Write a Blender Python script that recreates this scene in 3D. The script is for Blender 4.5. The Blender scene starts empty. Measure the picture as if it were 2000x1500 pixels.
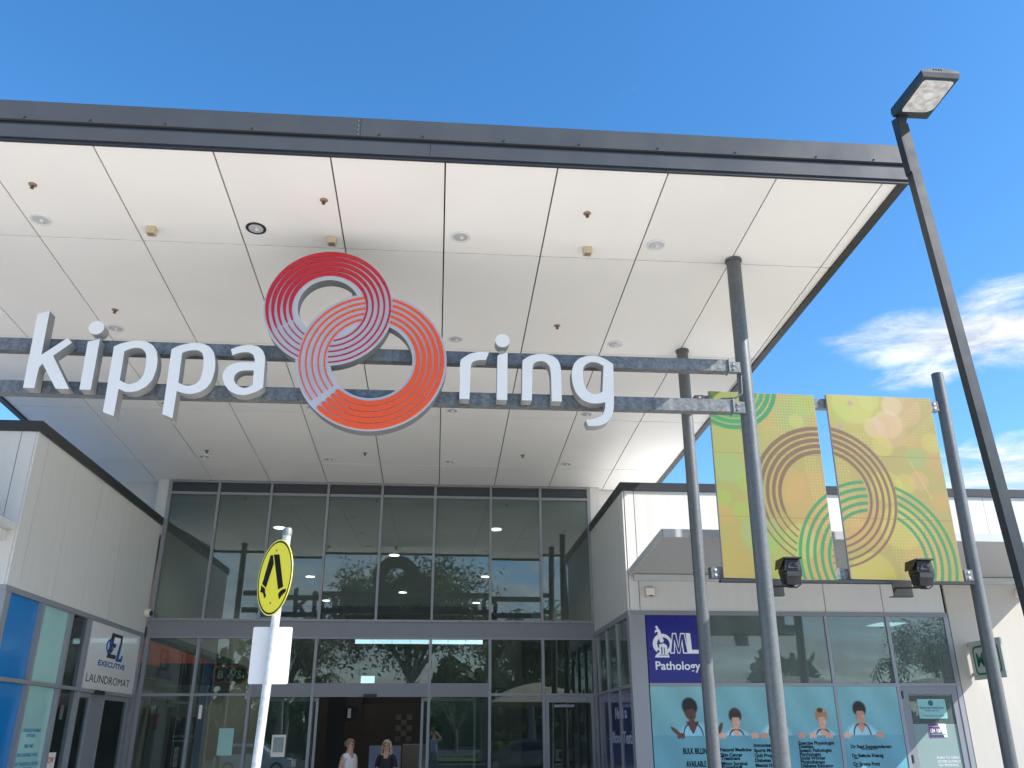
import bpy, bmesh, math, random
import numpy as np
from mathutils import Vector, Matrix
random.seed(7)
R = math.radians
SC = bpy.context.scene
COL = SC.collection

# ------------------------------------------------------------------ camera, sky, sun, exposure
cam = bpy.data.cameras.new('camera'); cam.sensor_width = 36; cam.lens = 30.2288
cam.clip_start = 0.05; cam.clip_end = 3000
camo = bpy.data.objects.new('camera', cam); COL.objects.link(camo)
PI_, YA_, RO_ = 0.388702, 0.0842509, -0.0039697
fw = Vector((math.sin(YA_)*math.cos(PI_), math.cos(YA_)*math.cos(PI_), math.sin(PI_)))
rt = Vector((math.cos(YA_), -math.sin(YA_), 0)); up = rt.cross(fw)
r2 = rt*math.cos(RO_)+up*math.sin(RO_); u2 = -rt*math.sin(RO_)+up*math.cos(RO_)
M = Matrix((r2, u2, -fw)).transposed().to_4x4(); M.translation = (0, 0, 1.62)
camo.matrix_world = M
SC.camera = camo

SUN = Vector((2.28, -1.0, 1.87)).normalized()          # towards the sun
W = bpy.data.worlds.new('World'); SC.world = W; W.use_nodes = True
nt = W.node_tree; nt.nodes.clear()
def N(t, typ, **kw):
    n = t.nodes.new(typ)
    for k, v in kw.items(): setattr(n, k, v)
    return n
def math_(t, op, a, b=None, clamp=False):
    n = N(t, 'ShaderNodeMath', operation=op, use_clamp=clamp)
    for i, v in enumerate((a, b)):
        if v is None: continue
        if isinstance(v, (int, float)): n.inputs[i].default_value = v
        else: t.links.new(v, n.inputs[i])
    return n.outputs[0]
sky = N(nt, 'ShaderNodeTexSky'); sky.sky_type = 'NISHITA'; sky.sun_disc = False
sky.sun_elevation = math.asin(SUN.z); sky.sun_rotation = math.atan2(SUN.x, SUN.y)
sky.altitude = 10; sky.air_density = 1.0; sky.dust_density = 0.35; sky.ozone_density = 2.2
tc = N(nt, 'ShaderNodeTexCoord'); sep = N(nt, 'ShaderNodeSeparateXYZ')
nt.links.new(tc.outputs['Generated'], sep.inputs[0])
dz = math_(nt, 'MAXIMUM', sep.outputs[2], 0.02)
den = math_(nt, 'ADD', dz, 0.12)
px = math_(nt, 'DIVIDE', sep.outputs[0], den); py = math_(nt, 'DIVIDE', sep.outputs[1], den)
cmb = N(nt, 'ShaderNodeCombineXYZ'); nt.links.new(px, cmb.inputs[0]); nt.links.new(py, cmb.inputs[1])
mr = N(nt, 'ShaderNodeMapping'); mr.inputs['Rotation'].default_value = (0, 0, R(31)); nt.links.new(cmb.outputs[0], mr.inputs[0])
mp = N(nt, 'ShaderNodeMapping'); mp.inputs['Scale'].default_value = (1.0, 1.5, 1.0)
mp.inputs['Location'].default_value = (3.1, 1.7, 0); nt.links.new(mr.outputs[0], mp.inputs[0])
n1 = N(nt, 'ShaderNodeTexNoise'); n1.inputs['Scale'].default_value = 1.3; n1.inputs['Detail'].default_value = 9
n1.inputs['Roughness'].default_value = 0.62; n1.inputs['Distortion'].default_value = 0.4
nt.links.new(mp.outputs[0], n1.inputs['Vector'])
n2 = N(nt, 'ShaderNodeTexNoise'); n2.inputs['Scale'].default_value = 4.2; n2.inputs['Detail'].default_value = 10
n2.inputs['Roughness'].default_value = 0.68; n2.inputs['Distortion'].default_value = 0.7
nt.links.new(mp.outputs[0], n2.inputs['Vector'])
# overall thin cloud, thicker near the horizon, none overhead
elev = N(nt, 'ShaderNodeMapRange'); elev.inputs[1].default_value = 0.40; elev.inputs[2].default_value = 0.14
elev.inputs[3].default_value = 0.0; elev.inputs[4].default_value = 0.11
nt.links.new(sep.outputs[2], elev.inputs[0])
# one long bank of fair weather cloud low in the sky past the right end of the building
def bank(c, ax, wa, wb):
    c = Vector(c).normalized(); a = Vector(ax); a = (a-c*a.dot(c)).normalized(); b = c.cross(a)
    def dot(v):
        d = N(nt, 'ShaderNodeVectorMath', operation='DOT_PRODUCT'); d.inputs[1].default_value = v
        nt.links.new(tc.outputs['Generated'], d.inputs[0]); return d.outputs['Value']
    qa = math_(nt, 'DIVIDE', dot(a), wa); qb = math_(nt, 'DIVIDE', dot(b), wb)
    s = math_(nt, 'ADD', math_(nt, 'POWER', math_(nt, 'ABSOLUTE', qa), 2.0), math_(nt, 'POWER', math_(nt, 'ABSOLUTE', qb), 2.0))
    m = math_(nt, 'SUBTRACT', 1.0, s, True)
    front = math_(nt, 'GREATER_THAN', dot(c), 0.0)
    return math_(nt, 'MULTIPLY', m, front)
AXC = (0.857, -0.516, -0.02)
BANKS = [((0.488, 0.780, 0.388), AXC, 0.135, 0.036, 0.27), ((0.60, 0.715, 0.358), AXC, 0.17, 0.046, 0.30), ((0.49, 0.80, 0.345), AXC, 0.06, 0.016, 0.22), ((0.56, 0.72, 0.415), AXC, 0.06, 0.022, 0.20),
         ((0.58, 0.78, 0.25), AXC, 0.12, 0.045, 0.28), ((0.36, 0.86, 0.30), AXC, 0.08, 0.02, 0.12),
         ((0.05, -0.98, 0.12), (1.0, 0.0, 0.0), 0.85, 0.22, 0.20)]
cov = elev.outputs[0]
for c, ax, wa, wb, k in BANKS:
    cov = math_(nt, 'ADD', cov, math_(nt, 'MULTIPLY', bank(c, ax, wa, wb), k))
nz = math_(nt, 'ADD', math_(nt, 'MULTIPLY', n1.outputs['Fac'], 0.55), math_(nt, 'MULTIPLY', n2.outputs['Fac'], 0.45))
cl = N(nt, 'ShaderNodeMapRange'); cl.interpolation_type = 'SMOOTHSTEP'
cl.inputs[1].default_value = 0.62; cl.inputs[2].default_value = 0.93
nt.links.new(math_(nt, 'ADD', nz, cov), cl.inputs[0])
shade = N(nt, 'ShaderNodeMapRange'); shade.inputs[1].default_value = 0.35; shade.inputs[2].default_value = 0.65
shade.inputs[3].default_value = 2.6; shade.inputs[4].default_value = 4.4
nt.links.new(n2.outputs['Fac'], shade.inputs[0])
cc = N(nt, 'ShaderNodeCombineColor')
for i, k in enumerate((0.96, 1.0, 1.06)): nt.links.new(math_(nt, 'MULTIPLY', shade.outputs[0], k), cc.inputs[i])
hs = N(nt, 'ShaderNodeHueSaturation'); hs.inputs['Saturation'].default_value = 1.30; hs.inputs['Value'].default_value = 0.93
nt.links.new(sky.outputs[0], hs.inputs['Color'])
mx = N(nt, 'ShaderNodeMix', data_type='RGBA')
nt.links.new(cl.outputs[0], mx.inputs['Factor']); nt.links.new(hs.outputs[0], mx.inputs[6]); nt.links.new(cc.outputs[0], mx.inputs[7])
bg = N(nt, 'ShaderNodeBackground'); bg.inputs[1].default_value = 0.15
wo = N(nt, 'ShaderNodeOutputWorld'); nt.links.new(mx.outputs[2], bg.inputs[0]); nt.links.new(bg.outputs[0], wo.inputs[0])

sl = bpy.data.lights.new('sun', 'SUN'); sl.energy = 4.6; sl.angle = R(0.5); sl.color = (1.0, 0.96, 0.89)
so = bpy.data.objects.new('sun', sl); COL.objects.link(so); so.location = (30, -20, 30)
so.rotation_euler = SUN.to_track_quat('Z', 'Y').to_euler()

vs = SC.view_settings; vs.view_transform = 'Standard'; vs.look = 'None'; vs.gamma = 1; vs.exposure = 1.0
try: vs.use_curve_mapping = False
except Exception: pass
SC.render.engine = 'CYCLES'
SC.cycles.transparent_max_bounces = 24; SC.cycles.max_bounces = 10; SC.cycles.diffuse_bounces = 5
SC.cycles.glossy_bounces = 5; SC.cycles.use_denoising = True

# ------------------------------------------------------------------ helpers
def s2l(c):
    c = c/255.0
    return c/12.92 if c <= 0.04045 else ((c+0.055)/1.055)**2.4
def rgb(r, g, b): return (s2l(r), s2l(g), s2l(b))

def tag(o, label=None, cat=None, group=None, kind=None):
    if label: o['label'] = label
    if cat: o['category'] = cat
    if group: o['group'] = group
    if kind: o['kind'] = kind
    return o
def wloc(o):
    v = Vector((0, 0, 0))
    while o is not None: v += o.location; o = o.parent
    return v
def thing(name, label, cat, loc=(0, 0, 0), group=None):
    o = bpy.data.objects.new(name, None); COL.objects.link(o); o.location = loc; o.empty_display_size = 0.2
    return tag(o, label, cat, group)
def link(name, me, mat, parent=None, loc=None):
    o = bpy.data.objects.new(name, me); COL.objects.link(o)
    if mat is not None:
        for m in (mat if isinstance(mat, (list, tuple)) else [mat]): me.materials.append(m)
    if parent is not None: o.parent = parent
    if loc is not None: o.location = loc
    return o
class MB:
    def __init__(s): s.v = []; s.f = []; s.sm = False
    def add(s, vs, fs):
        k = len(s.v); s.v += [tuple(v) for v in vs]; s.f += [tuple(i+k for i in f) for f in fs]; return s
    def box(s, x0, x1, y0, y1, z0, z1):
        vs = [(x, y, z) for z in (z0, z1) for y in (y0, y1) for x in (x0, x1)]
        return s.add(vs, [(0, 2, 3, 1), (4, 5, 7, 6), (0, 1, 5, 4), (2, 6, 7, 3), (0, 4, 6, 2), (1, 3, 7, 5)])
    def hexa(s, b, t):          # bottom and top rings of 4 points
        return s.prism(b, t)
    def prism(s, b, t):
        n = len(b)
        return s.add(list(b)+list(t), [tuple(reversed(range(n))), tuple(range(n, 2*n))]+[(i, (i+1) % n, n+(i+1) % n, n+i) for i in range(n)])
    def cyl(s, p0, p1, r0, r1=None, n=16, caps=True):
        s.sm = True; r1 = r0 if r1 is None else r1
        p0, p1 = Vector(p0), Vector(p1); d = (p1-p0).normalized()
        a = d.orthogonal().normalized(); b = d.cross(a)
        k = len(s.v)
        for p, r in ((p0, r0), (p1, r1)):
            for i in range(n):
                t = 2*math.pi*i/n; s.v.append(tuple(p+a*(r*math.cos(t))+b*(r*math.sin(t))))
        s.f += [(k+i, k+(i+1) % n, k+n+(i+1) % n, k+n+i) for i in range(n)]
        if caps: s.f += [tuple(k+i for i in reversed(range(n))), tuple(k+n+i for i in range(n))]
        return s
    def tube(s, pts, rad, n=8):
        for i in range(len(pts)-1):
            r0 = rad[i] if isinstance(rad, (list, tuple)) else rad
            r1 = rad[i+1] if isinstance(rad, (list, tuple)) else rad
            s.cyl(pts[i], pts[i+1], r0, r1, n)
        return s
    def rev(s, c, prof, n=24, axis='z', nrm=None):  # lathe of (r, h) profile about axis through c
        s.sm = True; c = Vector(c); d = Vector(nrm) if nrm else Vector((0, 0, 1)); d.normalize()
        a = d.orthogonal().normalized(); b = d.cross(a); k = len(s.v); m = len(prof)
        for r, h in prof:
            for i in range(n):
                t = 2*math.pi*i/n; s.v.append(tuple(c+d*h+a*(r*math.cos(t))+b*(r*math.sin(t))))
        for j in range(m-1):
            s.f += [(k+j*n+i, k+j*n+(i+1) % n, k+(j+1)*n+(i+1) % n, k+(j+1)*n+i) for i in range(n)]
        s.f += [tuple(k+i for i in reversed(range(n))), tuple(k+(m-1)*n+i for i in range(n))]
        return s
    def build(s, name, mat, parent=None, loc=None):
        off = wloc(parent) if parent is not None else Vector((0, 0, 0))
        if loc is not None: off = off+Vector(loc)
        me = bpy.data.meshes.new(name)
        me.from_pydata([tuple(Vector(v)-off) for v in s.v], [], s.f)
        bm = bmesh.new(); bm.from_mesh(me); bmesh.ops.recalc_face_normals(bm, faces=bm.faces); bm.to_mesh(me); bm.free()
        if s.sm:
            me.polygons.foreach_set('use_smooth', [True]*len(me.polygons)); me.set_sharp_from_angle(angle=R(35))
        return link(name, me, mat, parent, loc)
def box(name, mat, parent, *b, loc=None): return MB().box(*b).build(name, mat, parent, loc)

# frames for flat work: (u axis, outward normal)
FR = {'front': (Vector((1, 0, 0)), Vector((0, -1, 0))), 'east': (Vector((0, 1, 0)), Vector((1, 0, 0))), 'west': (Vector((0, -1, 0)), Vector((-1, 0, 0)))}
def plate(name, polys, origin, frame, depth, mat, parent=None, edge=None):
    """filled 2D outline (outer and holes, metres u,v) standing on a vertical plane, `depth` thick outwards"""
    cu = bpy.data.curves.new(name, 'CURVE'); cu.dimensions = '2D'; cu.fill_mode = 'BOTH'; cu.extrude = depth/2
    for p in polys:
        sp = cu.splines.new('POLY'); sp.points.add(len(p)-1); sp.use_cyclic_u = True
        for i, q in enumerate(p): sp.points[i].co = (q[0], q[1], 0, 1)
    o = curve_mesh(name, cu, origin, frame, depth/2, mat, parent)
    if edge is not None:
        o.data.materials.append(edge); n = FR[frame][1]
        for p in o.data.polygons: p.material_index = 0 if p.normal.dot(n) > 0.7 else 1
    return o
def curve_mesh(name, cu, origin, frame, lift, mat, parent, su=1.0):
    to = bpy.data.objects.new('tmp', cu); COL.objects.link(to)
    dg = bpy.context.evaluated_depsgraph_get(); me = bpy.data.meshes.new_from_object(to.evaluated_get(dg))
    bpy.data.objects.remove(to); bpy.data.curves.remove(cu)
    u, n = FR[frame] if isinstance(frame, str) else frame
    off = wloc(parent) if parent is not None else Vector((0, 0, 0))
    o = Vector(origin)+n*lift-off; z = Vector((0, 0, 1)) if isinstance(frame, str) else n.cross(u)
    me.transform(Matrix(((u.x*su, z.x, n.x, o.x), (u.y*su, z.y, n.y, o.y), (u.z*su, z.z, n.z, o.z), (0, 0, 0, 1))))
    me.name = name; me.materials.clear()
    return link(name, me, mat, parent)
FONT = None
def text(body, origin, frame, size, mat, parent, width=None, bold=0.0, align='LEFT', lift=0.0015, name='lettering', line=1.0, shear=0.0):
    cu = bpy.data.curves.new(name, 'FONT'); cu.body = body; cu.size = size; cu.offset = bold*size; cu.extrude = 0.0008
    cu.align_x = align; cu.space_line = line; cu.resolution_u = 3; cu.shear = shear
    su = 1.0
    if width:
        to = bpy.data.objects.new('tmp', cu); COL.objects.link(to); bpy.context.view_layer.update()
        su = width/max(to.dimensions.x, 1e-4); bpy.data.objects.remove(to)
    return curve_mesh(name, cu, origin, frame, lift, mat, parent, su)

# ------------------------------------------------------------------ materials
def mat(name, col, rough=0.5, metal=0.0, var=0.08, scale=3.0, bump=0.0, bscale=60.0, spec=0.5, objvar=0.0, coat=0.0, streak=0.0):
    m = bpy.data.materials.new(name); m.use_nodes = True; t = m.node_tree
    b = t.nodes['Principled BSDF']; b.inputs['Roughness'].default_value = rough; b.inputs['Metallic'].default_value = metal
    b.inputs['Specular IOR Level'].default_value = spec; b.inputs['Coat Weight'].default_value = coat
    tcn = N(t, 'ShaderNodeTexCoord')
    geo = N(t, 'ShaderNodeNewGeometry')
    no = N(t, 'ShaderNodeTexNoise'); no.inputs['Scale'].default_value = scale; no.inputs['Detail'].default_value = 6; no.inputs['Roughness'].default_value = 0.6
    t.links.new(geo.outputs['Position'], no.inputs['Vector'])
    fac = math_(t, 'MULTIPLY', math_(t, 'SUBTRACT', no.outputs['Fac'], 0.5), 2*var)
    if streak:
        mpp = N(t, 'ShaderNodeMapping'); mpp.inputs['Scale'].default_value = (9, 9, 0.5)
        t.links.new(geo.outputs['Position'], mpp.inputs[0])
        ns = N(t, 'ShaderNodeTexNoise'); ns.inputs['Scale'].default_value = 1.0; ns.inputs['Detail'].default_value = 4
        t.links.new(mpp.outputs[0], ns.inputs['Vector'])
        fac = math_(t, 'ADD', fac, math_(t, 'MULTIPLY', math_(t, 'SUBTRACT', ns.outputs['Fac'], 0.5), 2*streak))
    if objvar:
        oi = N(t, 'ShaderNodeObjectInfo')
        fac = math_(t, 'ADD', fac, math_(t, 'MULTIPLY', math_(t, 'SUBTRACT', oi.outputs['Random'], 0.5), 2*objvar))
    k = math_(t, 'ADD', fac, 1.0)
    v = N(t, 'ShaderNodeVectorMath', operation='SCALE'); v.inputs[0].default_value = col; t.links.new(k, v.inputs['Scale'])
    t.links.new(v.outputs[0], b.inputs['Base Color'])
    rr = math_(t, 'ADD', math_(t, 'MULTIPLY', math_(t, 'SUBTRACT', no.outputs['Fac'], 0.5), 0.25), rough, True)
    t.links.new(rr, b.inputs['Roughness'])
    if bump:
        nb = N(t, 'ShaderNodeTexNoise'); nb.inputs['Scale'].default_value = bscale; nb.inputs['Detail'].default_value = 4
        t.links.new(geo.outputs['Position'], nb.inputs['Vector'])
        bp = N(t, 'ShaderNodeBump'); bp.inputs['Strength'].default_value = bump; bp.inputs['Distance'].default_value = 0.02
        t.links.new(nb.outputs['Fac'], bp.inputs['Height']); t.links.new(bp.outputs[0], b.inputs['Normal'])
    return m
def galv(name, dark, light, rough=0.42, metal=0.55, scale=26.0):
    m = bpy.data.materials.new(name); m.use_nodes = True; t = m.node_tree; b = t.nodes['Principled BSDF']
    geo = N(t, 'ShaderNodeNewGeometry')
    vo = N(t, 'ShaderNodeTexVoronoi'); vo.inputs['Scale'].default_value = scale; t.links.new(geo.outputs['Position'], vo.inputs['Vector'])
    no = N(t, 'ShaderNodeTexNoise'); no.inputs['Scale'].default_value = 7; no.inputs['Detail'].default_value = 8; no.inputs['Roughness'].default_value = 0.7
    t.links.new(geo.outputs['Position'], no.inputs['Vector'])
    sc = N(t, 'ShaderNodeSeparateColor'); t.links.new(vo.outputs['Color'], sc.inputs[0])
    mps = N(t, 'ShaderNodeMapping'); mps.inputs['Scale'].default_value = (14, 14, 0.8); t.links.new(geo.outputs['Position'], mps.inputs[0])
    ns = N(t, 'ShaderNodeTexNoise'); ns.inputs['Scale'].default_value = 1.0; ns.inputs['Detail'].default_value = 5; t.links.new(mps.outputs[0], ns.inputs['Vector'])
    f = math_(t, 'ADD', math_(t, 'MULTIPLY', sc.outputs[0], 0.34), math_(t, 'ADD', math_(t, 'MULTIPLY', no.outputs['Fac'], 0.45), math_(t, 'MULTIPLY', math_(t, 'SUBTRACT', ns.outputs['Fac'], 0.42), 0.9)), True)
    rp = N(t, 'ShaderNodeValToRGB'); rp.color_ramp.elements[0].position = 0.2; rp.color_ramp.elements[1].position = 0.85
    rp.color_ramp.elements[0].color = (*dark, 1); rp.color_ramp.elements[1].color = (*light, 1)
    t.links.new(f, rp.inputs[0]); t.links.new(rp.outputs[0], b.inputs['Base Color'])
    b.inputs['Metallic'].default_value = metal
    t.links.new(math_(t, 'ADD', math_(t, 'MULTIPLY', f, 0.2), rough-0.1), b.inputs['Roughness'])
    return m
def glass(name, tint, ior=1.7, rough=0.0, film=0.08):
    m = bpy.data.materials.new(name); m.use_nodes = True; t = m.node_tree; t.nodes.clear()
    out = N(t, 'ShaderNodeOutputMaterial'); tr = N(t, 'ShaderNodeBsdfTransparent'); gl = N(t, 'ShaderNodeBsdfGlossy'); df = N(t, 'ShaderNodeBsdfDiffuse')
    tr.inputs[0].default_value = (*tint, 1); gl.inputs['Roughness'].default_value = rough; gl.inputs['Color'].default_value = (0.90, 0.97, 0.97, 1)
    df.inputs[0].default_value = (0.46, 0.56, 0.54, 1)
    fr = N(t, 'ShaderNodeFresnel'); fr.inputs['IOR'].default_value = ior
    geo = N(t, 'ShaderNodeNewGeometry'); no = N(t, 'ShaderNodeTexNoise'); no.inputs['Scale'].default_value = 0.9
    t.links.new(geo.outputs['Position'], no.inputs['Vector'])
    bp = N(t, 'ShaderNodeBump'); bp.inputs['Strength'].default_value = 0.012; bp.inputs['Distance'].default_value = 0.02
    t.links.new(no.outputs['Fac'], bp.inputs['Height'])
    oi = N(t, 'ShaderNodeObjectInfo'); cb = N(t, 'ShaderNodeCombineXYZ')
    r1 = math_(t, 'MULTIPLY', math_(t, 'SUBTRACT', oi.outputs['Random'], 0.5), 0.010)
    r2 = math_(t, 'MULTIPLY', math_(t, 'SUBTRACT', math_(t, 'FRACT', math_(t, 'MULTIPLY', oi.outputs['Random'], 37.7)), 0.5), 0.008)
    t.links.new(r1, cb.inputs[0]); t.links.new(r2, cb.inputs[2])
    va = N(t, 'ShaderNodeVectorMath', operation='ADD'); t.links.new(bp.outputs[0], va.inputs[0]); t.links.new(cb.outputs[0], va.inputs[1])
    vn = N(t, 'ShaderNodeVectorMath', operation='NORMALIZE'); t.links.new(va.outputs[0], vn.inputs[0]); t.links.new(vn.outputs[0], gl.inputs['Normal'])
    mpp = N(t, 'ShaderNodeMapping'); mpp.inputs['Scale'].default_value = (3.5, 3.5, 0.7); t.links.new(geo.outputs['Position'], mpp.inputs[0])
    nd = N(t, 'ShaderNodeTexNoise'); nd.inputs['Scale'].default_value = 1.0; nd.inputs['Detail'].default_value = 6; t.links.new(mpp.outputs[0], nd.inputs['Vector'])
    haze = math_(t, 'MULTIPLY', math_(t, 'ADD', nd.outputs['Fac'], 0.5), film)  # pale haze mixed into the glass colour to lift its blacks
    m0 = N(t, 'ShaderNodeMixShader'); t.links.new(haze, m0.inputs[0]); t.links.new(tr.outputs[0], m0.inputs[1]); t.links.new(df.outputs[0], m0.inputs[2])
    ms = N(t, 'ShaderNodeMixShader'); t.links.new(fr.outputs[0], ms.inputs[0]); t.links.new(m0.outputs[0], ms.inputs[1]); t.links.new(gl.outputs[0], ms.inputs[2])
    t.links.new(ms.outputs[0], out.inputs[0]); return m
def emis(name, col, s):
    m = bpy.data.materials.new(name); m.use_nodes = True; b = m.node_tree.nodes['Principled BSDF']
    b.inputs['Base Color'].default_value = (*col, 1); b.inputs['Emission Color'].default_value = (*col, 1); b.inputs['Emission Strength'].default_value = s
    return m
def printed(name, rough=0.35, spec=0.5, coat=0.0):
    m = bpy.data.materials.new(name); m.use_nodes = True; t = m.node_tree; b = t.nodes['Principled BSDF']
    a = N(t, 'ShaderNodeAttribute'); a.attribute_name = 'ink'; t.links.new(a.outputs['Color'], b.inputs['Base Color'])
    b.inputs['Roughness'].default_value = rough; b.inputs['Specular IOR Level'].default_value = spec; b.inputs['Coat Weight'].default_value = coat
    b.inputs['Coat Roughness'].default_value = 0.03
    return m

M_soffit = mat('soffit_board', (0.88, 0.85, 0.795), 0.55, var=0.07, scale=0.55, objvar=0.03)
M_gap = mat('shadow_gap', (0.012, 0.012, 0.012), 0.9)
M_char = mat('charcoal_flashing', rgb(68, 69, 69), 0.38, 0.0, var=0.14, scale=2.0, streak=0.06, spec=0.55)
M_char2 = mat('dark_capping', rgb(44, 45, 47), 0.42, var=0.1, scale=2.0)
M_clad = mat('white_cladding', (0.62, 0.615, 0.595), 0.42, var=0.05, scale=0.9, objvar=0.02, streak=0.06)
M_roof = mat('white_roof_sheet', (0.74, 0.74, 0.73), 0.4, var=0.05)
M_alu = mat('silver_frame', rgb(148, 150, 156), 0.42, 0.25, var=0.07, scale=4, objvar=0.02)
M_grey = mat('grey_frame', rgb(132, 135, 142), 0.48, 0.1, var=0.06, scale=3)
M_gal = galv('galvanised_steel', (0.095, 0.102, 0.105), (0.25, 0.262, 0.266), metal=0.1, scale=34)
M_post = galv('galvanised_post', (0.082, 0.090, 0.096), (0.135, 0.145, 0.15), metal=0.08, scale=60)
M_lampp = mat('slate_paint', rgb(40, 45, 48), 0.38, var=0.12, scale=5)
M_white = mat('white_sign_paint', (0.80, 0.77, 0.72), 0.42, var=0.03)
M_ringw = mat('pale_sign_face', (0.47, 0.475, 0.50), 0.45, var=0.05, scale=5)
M_lret = mat('letter_return', (0.30, 0.30, 0.295), 0.5, var=0.06)
M_ringside = mat('sign_return', (0.17, 0.175, 0.18), 0.5, var=0.1, scale=6)
M_red = mat('red_acrylic', rgb(184, 28, 44), 0.3, var=0.05, scale=6)
M_or = mat('orange_acrylic', rgb(234, 84, 24), 0.3, var=0.05, scale=6)
M_black = mat('black_paint', (0.018, 0.018, 0.02), 0.45, var=0.2)
M_ink = mat('black_ink', (0.008, 0.008, 0.009), 0.7, spec=0.1)
M_yel = mat('yellow_sheeting', rgb(238, 220, 0), 0.4, var=0.03)
M_cream = mat('cream_plastic', rgb(205, 190, 160), 0.5, var=0.15, scale=25)
M_esc = mat('aged_escutcheon', rgb(150, 128, 108), 0.5, 0.1, var=0.3, scale=50)
M_rust = mat('rusted_brass', rgb(112, 76, 58), 0.5, 0.3, var=0.25, scale=40)
M_chrome = mat('reflector', (0.62, 0.62, 0.62), 0.25, 0.25, var=0.05)
M_lens = mat('lamp_lens', (0.62, 0.60, 0.57), 0.08, 0.15, var=0.95, scale=15)
M_trim = mat('light_trim', (0.74, 0.73, 0.71), 0.4)
M_paver = mat('dark_pavers', (0.20, 0.19, 0.18), 0.8, var=0.2, scale=4)
M_conc = mat('concrete_paving', (0.68, 0.63, 0.565), 0.8, var=0.15, scale=2, bump=0.3)
M_asph = mat('asphalt', (0.052, 0.052, 0.055), 0.9, var=0.25, scale=5, bump=0.5, bscale=90)
M_render = mat('cream_render', (0.52, 0.49, 0.44), 0.75, var=0.05, scale=2, bump=0.08, bscale=60, streak=0.04)
M_glass = glass('tinted_glass', (0.58, 0.68, 0.66), 1.95, film=0.065)
M_shop = glass('shop_glass', (0.70, 0.78, 0.76), 1.80, film=0.035)
M_span = mat('spandrel_glass', rgb(62, 68, 74), 0.12, var=0.05)
M_frost = mat('frosted_film', rgb(142, 162, 160), 0.12, var=0.05, scale=1.5, coat=0.6)
M_aqua = mat('aqua_film', rgb(160, 205, 200), 0.15, var=0.05, scale=1.2, coat=0.8)
M_bluef = mat('blue_film', rgb(10, 120, 190), 0.15, var=0.08, scale=1.5, coat=0.6)
M_navy = mat('navy_print', rgb(36, 40, 130), 0.3, var=0.04)
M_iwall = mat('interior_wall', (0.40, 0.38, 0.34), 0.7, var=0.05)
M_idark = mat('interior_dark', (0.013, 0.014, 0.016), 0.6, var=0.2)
M_ifloor = mat('interior_floor', (0.22, 0.21, 0.20), 0.25, var=0.1)
M_iceil = mat('interior_ceiling', (0.62, 0.62, 0.60), 0.7)
M_lamp = emis('lit_lamp', (1.0, 0.93, 0.80), 6.0)
M_clear = emis('glowing_clerestory', (0.62, 0.82, 1.0), 1.0)  # panes glow by themselves in place of the bright sky behind
M_print = printed('printed_vinyl', 0.4)
M_poster = printed('printed_window_film', 0.35, coat=0.12)

def sf(y): return 1.62+5.12673-0.0512461*(y-17.0)          # underside of the sloping canopy

# ------------------------------------------------------------------ setting: ground and mall interior
g = MB(); g.box(-160, 160, -160, 160, -0.6, -0.13)
tag(g.build('ground', M_asph), kind='structure')
fpth = MB(); fpth.box(-30, 30, -9.0, 9.6, -0.12, 0.0); tag(fpth.build('bounce_forecourt', M_conc), kind='structure')  # unseen ground, made pale to bounce sunlight up to the front soffit
pv = MB(); pv.box(-30, 30, 9.604, 18.1, -0.12, -0.002); tag(pv.build('low_bounce_footpath', M_paver), kind='structure')  # unseen ground, made dark so the rear soffit gets less bounced light
kb = MB(); kb.box(-30, 30, -9.16, -9.004, -0.125, 0.012); tag(kb.build('kerb', M_conc), kind='structure')
vg = MB(); vg.box(-60, 60, -27, -20, -0.128, 0.02)
M_grass = mat('verge_grass', (0.06, 0.10, 0.03), 0.9, var=0.3, scale=6, bump=0.6)
tag(vg.build('verge', M_grass), kind='structure')

room = thing('mall_interior', 'dim shopping mall hall seen through the entrance glass', 'room', (0, 18.4, 0))
box('floor', M_ifloor, room, -6.1, 3.6, 18.15, 34.0, -0.1, 0.0)
box('ceiling', M_iceil, room, -6.1, 3.6, 18.45, 34.3, 6.24, 6.4)
box('side_wall', M_iwall, room, -6.25, -6.1, 18.45, 34.3, -0.1, 6.4)
box('side_wall', M_iwall, room, 3.6, 3.75, 18.45, 34.3, -0.1, 6.4)
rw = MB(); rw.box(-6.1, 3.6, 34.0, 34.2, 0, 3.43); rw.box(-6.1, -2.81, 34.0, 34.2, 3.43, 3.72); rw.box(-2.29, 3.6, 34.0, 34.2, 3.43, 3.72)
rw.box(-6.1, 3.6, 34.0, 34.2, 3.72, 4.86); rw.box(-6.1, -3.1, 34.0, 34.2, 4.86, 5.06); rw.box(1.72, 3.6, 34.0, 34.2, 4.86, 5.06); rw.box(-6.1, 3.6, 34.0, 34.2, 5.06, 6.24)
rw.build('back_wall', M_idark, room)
for a, b in ((-3.1, -2.44), (-2.41, -1.74), (-1.70, -1.05), (-1.01, -0.36), (-0.20, 0.38), (0.41, 1.05), (1.08, 1.71)):
    box('clerestory_pane', M_clear, room, a, b, 34.06, 34.08, 4.865, 5.055)
box('clerestory_pane', M_clear, room, -2.8, -2.3, 34.06, 34.08, 3.44, 3.71)
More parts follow.
